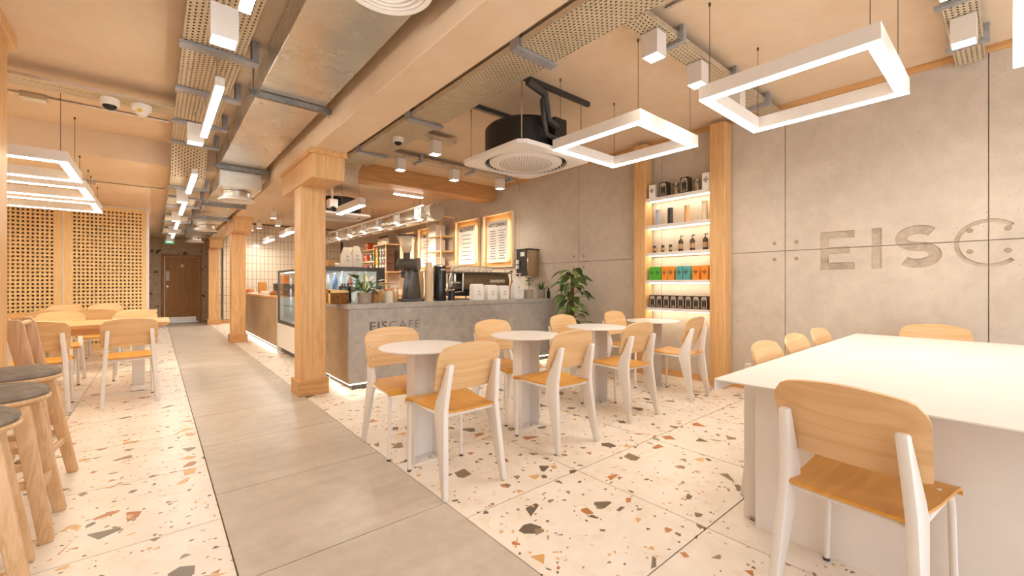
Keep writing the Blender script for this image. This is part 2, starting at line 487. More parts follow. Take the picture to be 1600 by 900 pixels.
# letter outlines as (s, z) with s = -y, so that they read from inside the room
def arcpts(cx, cz, rx, rz, a0, a1, n):
    return [(cx + rx*math.cos(R(a0+(a1-a0)*i/n)), cz + rz*math.sin(R(a0+(a1-a0)*i/n))) for i in range(n+1)]
LZ0, LZ1 = 1.300, 1.668
def strokepoly(c, w):
    l, r = [], []
    for i, p in enumerate(c):
        a = c[max(i-1, 0)]; b_ = c[min(i+1, len(c)-1)]
        dx, dz = b_[0]-a[0], b_[1]-a[1]; L = math.hypot(dx, dz); nx, nz = -dz/L*w/2, dx/L*w/2
        l.append((p[0]+nx, p[1]+nz)); r.append((p[0]-nx, p[1]-nz))
    return l + r[::-1]
def letter_E(s0, s1, w):
    zc = (LZ0+LZ1)/2
    return [(s0,LZ0),(s1,LZ0),(s1,LZ0+w),(s0+w,LZ0+w),(s0+w,zc-w/2),(s1-0.035,zc-w/2),(s1-0.035,zc+w/2),(s0+w,zc+w/2),(s0+w,LZ1-w),(s1,LZ1-w),(s1,LZ1),(s0,LZ1)]
def letter_S(s0, s1, w):
    sc, H = (s0+s1)/2, LZ1-LZ0
    rx = (s1-s0-w)/2; rz = (H-w)/4
    z1, z2 = LZ1-w/2-rz, LZ0+w/2+rz
    c = arcpts(sc, z1, rx, rz, 38, 250, 18) + arcpts(sc, z2, rx, rz, 70, -142, 18)[0:]
    return strokepoly(c, w)
def letter_C(s0, s1, w):
    rz = (LZ1-LZ0)/2 + 0.008 - w/2; rx = rz*1.0; sc = s0 + w/2 + rx; zc = (LZ0+LZ1)/2
    return strokepoly(arcpts(sc, zc, rx, rz, 47, 313, 40), w)
polys = [letter_E(-1.214, -0.948, 0.068), [(-0.825,LZ0),(-0.755,LZ0),(-0.755,LZ1),(-0.825,LZ1)], letter_S(-0.665, -0.372, 0.078), letter_C(-0.306, 0.05, 0.03)]
cutters = []
for pl in polys:
    mb = MB().prism([(-s, z) for s, z in pl], 'x', WX-0.05, WX+0.010)
    co = bpy.data.objects.new('cutter', mb.mesh('cutter', smooth=0)); COL.objects.link(co); cutters.append(co)
bpy.context.view_layer.update()
for a, b_ in zip(yj, yj[1:]):
    for z0, z1 in ((0.0, ZJ), (ZJ, ZR+0.05)):
        g = 0.003
        p = part('concrete_panel', MB().box(WX, WX+0.022, a+g, b_-g, z0+g, z1-g), CONC, wall_r, smooth=0, bevel=0.0015)
        if a < 1.3 and b_ > 0.0:
            p.data.materials.append(CONC_IN)
            for co in cutters:
                md = p.modifiers.new('cut', 'BOOLEAN'); md.operation = 'DIFFERENCE'; md.object = co; md.solver = 'EXACT'
            bpy.context.view_layer.update()
            dg = bpy.context.evaluated_depsgraph_get()
            me = bpy.data.meshes.new_from_object(p.evaluated_get(dg)); p.modifiers.clear(); p.data = me
            me.materials.clear(); me.materials.append(CONC); me.materials.append(CONC_IN)
            off = wl(p)
            for f in me.polygons:                       # floor of the carving is bush-hammered
                if f.normal.x < -0.9 and f.center.x + off.x > WX+0.006: f.material_index = 1
for co in cutters: bpy.data.objects.remove(co)
plug_me = MB().lathe([(0.0, 0.0), (0.017, 0.0), (0.019, -0.004)], 14, (0, 0, 0.003)).mesh('tie_hole_plug'); plug_me.materials.append(CONC_PLUG)
for yy in (-1.286, PJ0, 1.518, 4.322, 5.724):
    for dy in (-0.105, 0.105):
        for dz in (-0.085, 0.085):
            share('tie_hole_plug', plug_me, wall_r, (WX-0.001, yy+dy*0.95, ZJ+dz), (0, R(-90), 0))
part('tie_hole_plug', MB().tube([(WX-0.003, -0.16, 2.74), (WX+0.003, -0.16, 2.74)], 0.024, 14), CONC_PLUG, wall_r)
struct('trim_1', MB().box(WX-0.022, WX-0.001, YF, 6.40, ZR-0.055, ZR-0.002), OAK_Y, 'thin oak strip where the concrete wall meets the ceiling', 'trim')
struct('baseboard_right', MB().box(WX-0.016, WX-0.001, YF, 4.55, 0.0, 0.075), OAK_Y, 'low oak baseboard along the concrete wall', 'baseboard')

# ---- other walls
struct('wall_left', MB().box(XL-0.15, XL, YF, YD, 0, ZL), PLASTER_W, 'plain warm plaster wall on the far left side', 'wall')
wall_b = struct('wall_back', MB().box(XL, 0.13, YD, YD+0.15, 0, ZB).box(1.09, 1.48, YD, YD+0.15, 0, ZB).box(0.13, 1.09, YD, YD+0.15, 2.06, ZB), GROUT, 'speckled terrazzo wall around the wooden door at the far end', 'wall')
for i, (x0, x1) in enumerate(((-3.4, -2.2), (-2.2, -1.0), (-1.0, 0.127), (1.093, 1.48))):
    for z0, z1 in ((0, 0.85), (0.85, 1.7), (1.7, ZB)):
        part('terrazzo_panel', MB().box(x0+0.003, x1-0.003, YD-0.012, YD, z0+0.003, z1-0.003), TERR_W, wall_b, smooth=0)
part('terrazzo_panel', MB().box(0.13, 1.09, YD-0.012, YD, 2.063, ZB-0.003), TERR_W, wall_b, smooth=0)
struct('wall_corridor', MB().box(1.46, 1.52, YT, YD, 0, ZB), PLASTER_W, 'short plaster return wall beside the far wooden door', 'wall')
struct('wall_light_block', MB().box(-0.32, -0.2, LYB, YD-0.02, 0, ZB), plain('booth_brown', '#8a6a48', 0.8), 'added wall, out of view, keeping light out behind the lattice screen', 'wall')  # unseen wall added to block light, so the lattice holes look dark
wall_t = struct('wall_tiled', MB().box(1.37, WX, YT+0.01, YT+0.15, 0, ZR), GROUT, 'far wall of stacked vertical cream tiles behind the servery', 'wall')
tb = MB()
x = 1.375
while x < WX - 0.11:
    z = 0.11
    while z < ZR - 0.05:
        tb.box(x+0.004, x+0.106, YT, YT+0.012, z+0.004, z+0.236); z += 0.24
    x += 0.11
o = part('cream_tiles', tb, plain('cream_glazed_tile', '#dccbb4', 0.22, 0, 0.05), wall_t, smooth=0); o['kind'] = 'stuff'
part('baseboard', MB().box(1.43, WX, YT-0.012, YT+0.01, 0, 0.10), OAK_X, wall_t)
# shopfront behind the camera: low sill wall, posts and panes
wf = struct('wall_front', MB().box(XL, WX, YF-0.2, YF, 0, 0.3).box(XL, WX, YF-0.2, YF, 2.72, ZR+0.05), PLASTER_W, 'shopfront wall behind the camera with wide glazing', 'wall')
for i in range(6):
    xx = XL + 0.04 + i*(WX-XL-0.08)/5
    part('mullion', MB().box(xx-0.04, xx+0.04, YF-0.14, YF-0.06, 0.3, 2.72), DARK, wf)

# ---- ceilings and beams
struct('ceiling', MB().box(BX1-0.02, WX+0.05, YF, YT+0.1, ZR, ZR+0.15), PLASTER, 'warm beige plaster ceiling above the small tables', 'ceiling')
struct('ceiling_front_left', MB().box(XL, BX0+0.02, YF, YS, ZL, ZL+0.3), PLASTER, 'warm beige plaster ceiling above the walkway, front part', 'ceiling')
struct('ceiling_rear_left', MB().box(XL, BX0+0.02, YS, YD+0.1, ZB, ZB+0.6), PLASTER, 'lower plaster ceiling stepping down over the rear tables', 'ceiling')
struct('ceiling_corridor', MB().box(BX0+0.02, 1.52, YT, YD+0.1, ZB, ZB+0.3), PLASTER, 'small piece of plaster ceiling before the far wooden door', 'ceiling')
struct('ceiling_beam', MB().box(BX0, BX1, YF, YT, BZ, ZR+0.1), PLASTER, 'long plastered beam running down the middle of the ceiling', 'beam', bevel=0.006)
struct('ceiling_crossbeam', MB().box(BX1, WX, YS, YS+0.34, 2.765, ZR+0.02), OAK_X, 'oak boxed crossbeam above the front of the servery', 'beam', bevel=0.004)

# ---- oak-clad columns
def column(y0, label, long=True):
    t = thing('wood_column', label, 'column', (1.265, y0+0.16, 0), 0, 'oak-clad columns along the walkway', 'structure')
    part('shaft', MB().box(1.142, 1.388, y0+0.03, y0+0.29, 0.0, 2.2), OAK, t, bevel=0.004)
    part('plinth', MB().box(1.115, 1.415, y0, y0+0.32, 0.0, 0.155), OAK_X, t, bevel=0.005)
    if long:
        part('capital', MB().box(1.125, 1.43, y0-0.44, y0+0.78, 2.175, 2.41), OAK, t, bevel=0.004)
        part('moulding', MB().box(1.105, 1.45, y0-0.46, y0+0.80, 2.40, 2.452), OAK_Y, t, bevel=0.004)
    return t
column(4.70, 'nearest oak column, beside the corner of the lettered counter')
column(9.93, 'middle oak column, beside the pastry counter')
column(14.66, 'farthest oak column, beside the far wooden door')
t = thing('wood_column', 'oak column cut off by the left picture edge behind the stools', 'column', (-0.93, 4.08, 0), 0, 'oak-clad columns along the walkway', 'structure')
part('shaft', MB().box(-1.12, -0.745, 3.90, 4.255, 0, 2.76), OAK, t, bevel=0.004)
part('capital', MB().box(-1.17, -0.715, 3.55, 4.33, 2.735, 2.83), OAK, t, bevel=0.004)
part('plinth', MB().box(-1.15, -0.715, 3.87, 4.285, 0, 0.155), OAK_X, t, bevel=0.004)

# ---- far door
d = thing('door_1', 'brown wooden door at the far end of the walkway', 'door', (0.61, YD, 0), 0, None, 'structure')
fr = part('door_frame', MB().box(0.13, 0.19, YD-0.05, YD+0.1, 0, 2.06).box(1.03, 1.09, YD-0.05, YD+0.1, 0, 2.06).box(0.19, 1.03, YD-0.05, YD+0.1, 2.0, 2.06), DOORW, d)
part('frame_edge', MB().box(0.19, 0.205, YD-0.04, YD+0.05, 0, 2.0).box(1.015, 1.03, YD-0.04, YD+0.05, 0, 2.0).box(0.205, 1.015, YD-0.04, YD+0.05, 1.985, 2.0), plain('pale_lipping', '#f0cf9c', 0.5), fr)
lf = part('door_leaf', MB().box(0.207, 1.013, YD-0.03, YD+0.02, 0.012, 1.983), DOORW, d)
part('kick_plate', MB().box(0.225, 0.96, YD-0.036, YD-0.029, 0.012, 0.16), STEEL, lf)
part('paper_notice', MB().box(0.235, 0.31, YD-0.034, YD-0.029, 1.27, 1.55), WHITE_M, lf)
part('round_sign', MB().tube([(0.62, YD-0.04, 1.72), (0.62, YD-0.028, 1.72)], 0.045, 16), plain('sign_cream', '#f2dcb4', 0.4), lf)
part('door_handle', MB().tube([(0.27, YD-0.03, 1.09), (0.27, YD-0.08, 1.09), (0.37, YD-0.08, 1.09)], 0.012, 8).tube([(0.27, YD-0.036, 1.09), (0.27, YD-0.028, 1.09)], 0.03, 14), STEEL, lf)

# ---- lattice screen closing the rear left booth
LY = 10.3
scr = thing('lattice_screen', 'honey oak lattice screen of square holes behind the rear left tables', 'screen', (-1.6, LY, 0))
def lattice(x0, x1, z0, z1, nx, nz):
    fw = 0.055
    fr = MB().box(x0, x0+fw, LY, LY+0.04, z0, z1).box(x1-fw, x1, LY, LY+0.04, z0, z1).box(x0+fw, x1-fw, LY, LY+0.04, z0, z0+fw).box(x0+fw, x1-fw, LY, LY+0.04, z1-fw, z1)
    part('lattice_frame', fr, OAK_LAT, scr)
    X0, X1, Z0, Z1 = x0+fw, x1-fw, z0+fw, z1-fw
    px = (X1-X0)/nx; pz = (Z1-Z0)/nz; wv = px*0.47; wh = pz*0.53
    vm = MB().box(-wv/2, wv/2, 0, 0.016, Z0, Z1).mesh('upright_slat', smooth=0); vm.materials.append(OAK_LAT)
    hm = MB().box(X0, X1, 0, 0.016, -wh/2, wh/2).mesh('cross_slat', smooth=0); hm.materials.append(OAK_LAT)
    for i in range(nx+1):
        share('upright_slat', vm, scr, (X0+i*px, LY+0.004, 0))
    for j in range(nz+1):
        share('cross_slat', hm, scr, (0, LY+0.0055, Z0+j*pz))
lattice(-1.14, -0.135, 0.06, ZB-0.03, 17, 37)
lattice(-2.20, -1.24, 0.06, ZB-0.03, 16, 37)
lattice(-3.36, -2.30, 0.06, ZB-0.03, 17, 37)
for xx in (-1.19, -2.25):
    part('mullion', MB().box(xx-0.05, xx+0.05, LY-0.005, LY+0.05, 0, ZB-0.002), OAK_LAT, scr)
    part('white_bead', MB().box(xx-0.008, xx+0.008, LY-0.012, LY-0.005, 0, ZB-0.002), WHITE, scr)
part('white_edge', MB().box(-0.135, -0.095, LY-0.01, LY+0.12, 0, ZB-0.002).box(XL, -0.135, LY-0.01, LY+0.05, ZB-0.028, ZB-0.002), WHITE, scr)
part('bottom_rail', MB().box(XL, -0.135, LY, LY+0.05, 0.0, 0.06), OAK_LAT, scr)
# ================================================================== CEILING SERVICES AND LIGHTS
def ring_light(x0, x1, y0, y1, zb, zc, label, group, w=0.062, h=0.095, led=LED):
    t = thing('ring_pendant_light', label, 'pendant light', ((x0+x1)/2, (y0+y1)/2, zb), 0, group)
    def frame(a, b_, inset):
        i = inset
        return MB().box(x0+i, x1-i, y0+i, y0+w-i, a, b_).box(x0+i, x1-i, y1-w+i, y1-i, a, b_).box(x0+i, x0+w-i, y0+w-i, y1-w+i, a, b_).box(x1-w+i, x1-i, y0+w-i, y1-w+i, a, b_)
    part('housing', frame(zb+0.006, zb+h, 0.0), WHITE, t, smooth=0)
    part('diffuser', frame(zb, zb+0.007, 0.002), led, t, smooth=0)
    for xx in (x0+0.05, x1-0.05):
        for yy in (y0+0.05, y1-0.05):
            c = part('cable', MB().tube([(xx, yy, zb+h), (xx, yy, zc)], 0.0022, 5), DARK, t)
            part('ceiling_grip', MB().tube([(xx, yy, zc-0.02), (xx, yy, zc)], 0.008, 8), DARK, c)
    return t
g = 'square ring lights over the right-hand tables'
ring_light(2.765, 3.67, 1.79, 2.70, 2.38, ZR, 'square ring light nearest the round ceiling air unit', g)
ring_light(2.765, 3.69, 0.42, 1.345, 2.38, ZR, 'square ring light in front of the carved wall letters', g)
ring_light(2.78, 3.71, -0.93, -0.005, 2.38, ZR, 'square ring light cut off by the right picture edge', g)
g = 'rectangular ring lights over the rear left tables'
ring_light(-1.62, -0.57, 5.17, 6.1, 2.19, ZL, 'nearest of the three ring lights above the rear left tables', g, led=LED_W)
ring_light(-1.62, -0.58, 6.46, 7.3, 2.19, ZB, 'middle of the three ring lights above the rear left tables', g, led=LED_W)
ring_light(-1.62, -0.59, 7.6, 8.5, 2.19, ZB, 'ring light nearest the lattice screen', g, led=LED_W)

# ---- cable trays
def tray(name, label, mat, bottoms, sides, brackets, cables=None, group='perforated steel cable trays', extra=None):
    c = bottoms[0]
    t = thing(name, label, 'cable tray', ((c[0]+c[1])/2, (c[2]+c[3])/2, c[4]), 0, group)
    for b_ in bottoms: part('tray_sheet', MB().box(*b_), mat, t, smooth=0)
    for b_ in sides: part('side_lip', MB().box(*b_), GALV, t, smooth=0)
    for b_ in brackets: part('bracket', MB().box(*b_), STRAP, t, smooth=0)
    for pts, r in (cables or []): part('cable', MB().tube(pts, r, 6), BLACK, t)
    if extra:
        for nm, mb, mm in extra: part(nm, mb, mm, t, smooth=0)
    return t
TX0, TX1, TZ, TZ2 = 0.133, 0.455, 2.70, 2.42
br = []
for yy in (0.4, 2.0, 3.35, 4.15, 5.0, 5.75): br += [(TX0-0.02, TX1+0.09, yy, yy+0.08, TZ-0.024, TZ-0.004), (TX1+0.05, TX1+0.09, yy, yy+0.08, TZ-0.004, ZL-0.002)]
tray('cable_tray', 'front part of the perforated walkway cable tray, above the first linear lights', PERF_Y,
     [(TX0, TX1, YF, 6.0, TZ, TZ+0.002)],
     [(TX0-0.002, TX0, YF, 6.0, TZ, TZ+0.05), (TX1, TX1+0.002, YF, 6.0, TZ, TZ+0.05)],
     br, [([(TX0+0.07, YF, TZ+0.04), (TX0+0.08, 3, TZ+0.04), (TX0+0.06, 5.95, TZ+0.04)], 0.014)],
     extra=[('tray_drop', MB().prism([(6.0, TZ), (6.28, TZ2+0.004), (6.28, TZ2+0.006), (6.0, TZ+0.003)], 'x', TX0, TX1), PERF_V), ('shade_sheet', MB().box(TX0+0.006, TX1-0.006, YF, 5.98, TZ+0.012, TZ+0.024), BLACK), ('shade_sheet', MB().prism([(6.0, TZ+0.014), (6.28, TZ2+0.02), (6.28, TZ2+0.03), (6.0, TZ+0.024)], 'x', TX0+0.006, TX1-0.006), BLACK)])  # black sheets over the tray stand in for the shade seen through its holes
br = []
for yy in (6.9, 7.7, 8.6, 9.7, 10.8, 12.0, 13.3): br += [(TX0-0.02, TX1+0.09, yy, yy+0.08, TZ2-0.024, TZ2-0.004), (TX1+0.05, TX1+0.09, yy, yy+0.08, TZ2-0.004, ZB-0.002)]
tray('cable_tray', 'rear part of the perforated walkway cable tray, below the lower ceiling', PERF_Y,
     [(TX0, TX1, 6.285, 14.6, TZ2, TZ2+0.002)],
     [(TX0-0.002, TX0, 6.285, 14.6, TZ2, TZ2+0.05), (TX1, TX1+0.002, 6.285, 14.6, TZ2, TZ2+0.05)], br,
     extra=[('shade_sheet', MB().box(TX0+0.006, TX1-0.006, 6.285, 14.6, TZ2+0.012, TZ2+0.024), BLACK)])  # black sheet added so the holes show dark, like shade above the tray
RX0, RX1, RZ = 2.06, 2.43, 2.93
br = []
for yy in (0.6, 2.35, 4.1, 5.55): br += [(RX0-0.03, RX1+0.03, yy, yy+0.08, RZ-0.024, RZ-0.004), (RX0-0.03, RX0-0.004, yy, yy+0.08, RZ-0.004, ZR-0.002)]
tray('cable_tray', 'perforated cable tray beside the central beam, running to the oak crossbeam', PERF_Y,
     [(RX0, RX1, YF, 6.22, RZ, RZ+0.002)], [(RX0-0.002, RX0, YF, 6.22, RZ, RZ+0.05), (RX1, RX1+0.002, YF, 1.54, RZ, RZ+0.05), (RX1, RX1+0.002, 1.71, 6.22, RZ, RZ+0.05)], br,
     [([(RX0+0.1, YF, RZ+0.02), (RX0+0.12, 3, RZ+0.02), (RX0+0.1, 6.2, RZ+0.02)], 0.016)],
     extra=[('shade_sheet', MB().box(RX0+0.006, RX1-0.006, YF, 6.2, RZ+0.012, RZ+0.024), BLACK), ('tray_drop', MB().prism([(6.22, RZ), (6.36, RZ-0.06), (6.40, RZ-0.26), (6.403, RZ-0.26), (6.363, RZ-0.055), (6.22, RZ+0.003)], 'x', RX0, RX1-0.09), PERF_V)])  # the flat black sheet imitates shade behind the perforations
def cross_tray(y0, y1, x0, label, zz=RZ, x1=WX-0.02):
    br = [(xx, xx+0.045, y0-0.03, y1+0.03, zz-0.026, zz-0.004) for xx in (x0+0.45, x0+1.35, x0+2.1) if xx < x1-0.1]
    br += [(xx, xx+0.045, y0-0.03, y0-0.0, zz-0.004, ZR-0.002) for xx in (x0+0.45, x0+1.35, x0+2.1) if xx < x1-0.1]
    return tray('cable_tray', label, PERF_X, [(x0, x1, y0, y1, zz, zz+0.002)], [(x0, x1, y0-0.002, y0, zz, zz+0.04), (x0, x1, y1, y1+0.002, zz, zz+0.04)], br,
         [([(x0, (y0+y1)/2, zz+0.034), (x1, (y0+y1)/2, zz+0.034)], 0.01)], extra=[('shade_sheet', MB().box(x0, x1, y0+0.004, y1-0.004, zz+0.012, zz+0.02), BLACK)])  # black sheet gives the slots their shaded look; the tube is the cable
cross_tray(1.545, 1.705, RX1+0.004, 'narrow perforated tray crossing to the wall beside the ring lights')
cross_tray(0.13, 0.29, RX1+0.004, 'narrow perforated tray crossing to the wall near the carved letter C')
cross_tray(5.46, 5.64, RX1+0.004, 'narrow perforated tray in front of the oak crossbeam', RZ, 4.75)
cross_tray(4.52, 4.68, RX1+0.004, 'narrow perforated tray left of the round ceiling air unit', RZ, 2.9)
tray('cable_tray', 'perforated cable tray carrying the two dome cameras', PERF_X, [(XL+0.05, TX0-0.006, 4.72, 4.95, TZ, TZ+0.002)],
     [(XL+0.05, TX0-0.006, 4.718, 4.72, TZ, TZ+0.025), (XL+0.05, TX0-0.006, 4.95, 4.952, TZ, TZ+0.025)], [(-1.6, -1.555, 4.7, 4.97, TZ-0.02, TZ-0.003), (-1.6, -1.555, 4.68, 4.70, TZ-0.02, ZL-0.002)],
     [([(XL+0.1, 4.80, TZ+0.014), (-1, 4.86, TZ+0.014), (TX0-0.02, 4.84, TZ+0.014)], 0.01)])

# ---- linear lights and square box downlights
def bar_light(p0, p1, zb, label, group, ztop, w=0.05, h=0.07, led=None):
    x0, y0 = p0; x1, y1 = p1
    along_y = abs(y1-y0) > abs(x1-x0)
    t = thing('linear_light', label, 'light bar', ((x0+x1)/2, (y0+y1)/2, zb), 0, group)
    if along_y: ex = lambda i, a, b_: MB().box(x0-w/2+i, x0+w/2-i, y0+i, y1-i, a, b_)
    else: ex = lambda i, a, b_: MB().box(x0+i, x1-i, y0-w/2+i, y0+w/2-i, a, b_)
    part('housing', ex(0, zb+0.012, zb+h), WHITE, t, smooth=0)
    part('diffuser', ex(0.003, zb, zb+0.013), led or LED_B, t, smooth=0)
    for f in (0.15, 0.85):
        xx, yy = x0+(x1-x0)*f, y0+(y1-y0)*f
        part('suspension', MB().tube([(xx, yy, zb+h), (xx, yy, ztop)], 0.003, 5), STEEL, t)
    return t
g = 'linear lights under the walkway tray'
names = ['first linear light overhead, cut by the top picture edge', 'second linear light under the walkway tray, next to the wide duct', 'third linear light, just below the bend of the walkway tray', 'fourth linear light under the walkway tray', 'fifth linear light under the walkway tray', 'last and farthest linear light under the walkway tray']
for (a, b_, zz, zt), lb in zip([(1.1, 2.3, 2.42, TZ), (3.28, 4.48, 2.42, TZ), (5.57, 6.75, 2.31, TZ2), (7.72, 8.92, 2.31, TZ2), (10.05, 11.25, 2.31, TZ2), (12.35, 13.55, 2.31, TZ2)], names):
    bar_light((0.315, a), (0.315, b_), zz, lb, g, zt)
def box_light(x, y, zb, label, group, ztop, w=0.12, h=0.165):
    t = thing('box_downlight', label, 'downlight', (x, y, zb), 0, group)
    w2 = w/2; e = 0.006
    part('housing', MB().box(x-w2, x+w2, y-w2, y-w2+e, zb, zb+h).box(x-w2, x+w2, y+w2-e, y+w2, zb, zb+h).box(x-w2, x-w2+e, y-w2+e, y+w2-e, zb, zb+h).box(x+w2-e, x+w2, y-w2+e, y+w2-e, zb, zb+h).box(x-w2+e, x+w2-e, y-w2+e, y+w2-e, zb+h-0.006, zb+h), WHITE, t, smooth=0)
    part('lamp', MB().box(x-w2+e, x+w2-e, y-w2+e, y+w2-e, zb+0.012, zb+0.018), LED_N, t, smooth=0)
    ld = bpy.data.lights.new('lamp_light', 'SPOT'); ld.energy = 14 if y < 3 else 28; ld.color = (1.0, 0.90, 0.76); ld.spot_size = R(110); ld.spot_blend = 0.8; ld.shadow_soft_size = 0.05
    lo = bpy.data.objects.new('lamp_light', ld); COL.objects.link(lo); lo.parent = t; lo.location = (0, 0, 0.008)
    if ztop > zb+h+0.004: part('stem', MB().tube([(x, y, zb+h), (x, y, ztop)], 0.006, 6), STEEL, t)
    return t
g = 'white box downlights under the walkway tray'
for yy, zz, zt, lb in [(2.65, 2.42, TZ, 'white box downlight nearest overhead on the walkway tray'), (4.72, 2.42, TZ, 'white box downlight just past the second linear light'),
                   (7.15, 2.25, TZ2, 'white box downlight just past the third linear light'), (9.35, 2.25, TZ2, 'white box downlight just past the fourth linear light'), (11.7, 2.25, TZ2, 'white box downlight just past the fifth linear light'), (14.05, 2.25, TZ2, 'last white box downlight, before the far door')]:
    box_light(0.27, yy, zz, lb, g, zt)
g = 'white box downlights under the right-hand trays'
for x_, y_, lb in [(2.69, 1.63, 'white box downlight on the cross tray, left of the two right ring lights'), (3.33, 1.63, 'white box downlight at the left corner of the ring light before the carved letters'), (4.06, 1.63, 'white box downlight seen through the ring light before the carved letters'),
                  (4.11, 0.205, 'white box downlight at upper right near the carved letter C'), (3.35, 0.205, 'white box downlight cut by the top picture edge at upper right'),
                  (2.63, 5.55, 'left of three white box downlights before the oak crossbeam'), (3.52, 5.55, 'middle of three white box downlights before the oak crossbeam'), (4.42, 5.55, 'right of three white box downlights before the oak crossbeam'), (2.64, 4.6, 'white box downlight beside the round ceiling air unit')]:
    box_light(x_, y_, 2.76, lb, g, RZ)
g = 'white box downlights over the pastry counter'
for x_, y_, lb in [(2.17, 11.5, 'upper white box downlight over the pastry counter'), (2.54, 12.9, 'right white box downlight over the pastry counter'), (2.25, 13.85, 'lower white box downlight over the pastry counter'), (2.15, 14.5, 'white box downlight half hidden by the middle column')]:
    box_light(x_, y_, 2.75, lb, g, ZR)
g = 'linear lights hung above the servery'
for a, b_, lb in [(6.62, 7.75, 'linear light hung above the servery beside the nearest column'), (8.85, 9.95, 'linear light above the servery hidden behind the nearest column'), (11.05, 12.3, 'right of the two linear lights in front of the tiled wall'), (13.35, 14.5, 'left of the two linear lights in front of the tiled wall')]:
    bar_light((2.5, a), (2.5, b_), 2.40, lb, g, ZR, 0.09, 0.13, LED_V)
bar_light((3.2, 7.0), (3.75, 7.0), 2.74, 'short linear light behind the oak crossbeam', g, ZR, 0.05, 0.07, LED_V)

# ---- rectangular galvanised duct, hangers and round diffusers
DX0, DX1 = 0.586, 1.05
duct = thing('air_duct', 'wide galvanised rectangular air duct beside the central beam', 'duct', (0.82, 2.0, 2.6))
ys = [YF, -1.2, 0.3, 1.74, 3.3, 4.9, 6.16]
for a, b_ in zip(ys, ys[1:]):
    part('duct_section', MB().box(DX0, DX1, a+0.003, b_-0.003, 2.6, 2.78), GALV, duct, smooth=0, bevel=0.003)
part('duct_drop', MB().box(DX0, DX1-0.02, 6.165, 6.75, 2.35, 2.60).box(DX0, DX1, 6.165, 6.4, 2.60, 2.78), GALV, duct, smooth=0, bevel=0.003)
ys = [6.755, 8.3, 9.9, 11.5, 13.1, 14.6]
for a, b_ in zip(ys, ys[1:]):
    part('duct_section', MB().box(DX0, DX1-0.02, a+0.003, b_-0.003, 2.40, 2.53), GALV, duct, smooth=0, bevel=0.003)
for y_, z_, zc in [(1.72, 2.6, ZL), (3.62, 2.6, ZL), (6.10, 2.6, ZL), (7.9, 2.40, ZB), (9.6, 2.40, ZB), (12.2, 2.40, ZB)]:
    h = part('hanger_strut', MB().box(DX0-0.06, DX1+0.055, y_-0.02, y_+0.02, z_-0.045, z_-0.006), GALV_D, duct, smooth=0)
    for xx in (DX0-0.035, DX1+0.035):
        part('threaded_rod', MB().tube([(xx, y_, z_-0.075), (xx, y_, zc)], 0.005, 6), STEEL, h)
def diffuser(x, y, z, label, r=0.2, neck=0.0):
    t = thing('ceiling_diffuser', label, 'air diffuser', (x, y, z), 0, 'round air diffusers under the duct')
    part('outer_ring', MB().lathe([(r, 0.0), (r+0.004, 0.004), (r+0.002, 0.012), (r*0.80, 0.045), (r*0.80, 0.035), (r*0.9, 0.004), (r, 0.0)], 40, (x, y, z), False, False), WHITE_M, t)
    for k in range(6):
        rr = r*(0.86-0.145*k)
        if rr < 0.02: break
        part('cone', MB().lathe([(rr, 0.006), (rr-0.003, 0.008), (rr*0.80, 0.032), (rr*0.80-0.002, 0.030), (rr-0.006, 0.004), (rr, 0.006)], 36, (x, y, z), False, False), WHITE_M, t)
    part('throat', MB().lathe([(r*0.78, 0.034), (r*0.78, 0.05+neck)], 30, (x, y, z), True, True), GALV, t)
    return t
diffuser(0.83, 1.88, 2.545, 'large white round diffuser under the duct at the top of the picture', 0.205)
diffuser(0.80, 6.48, 2.235, 'round diffuser under the duct drop beside the nearest column capital', 0.2, 0.06)
diffuser(0.80, 11.0, 2.29, 'round diffuser under the duct beyond the drop', 0.2, 0.055)
diffuser(0.80, 14.2, 2.29, 'farthest round diffuser, above the far wooden door', 0.2, 0.055)

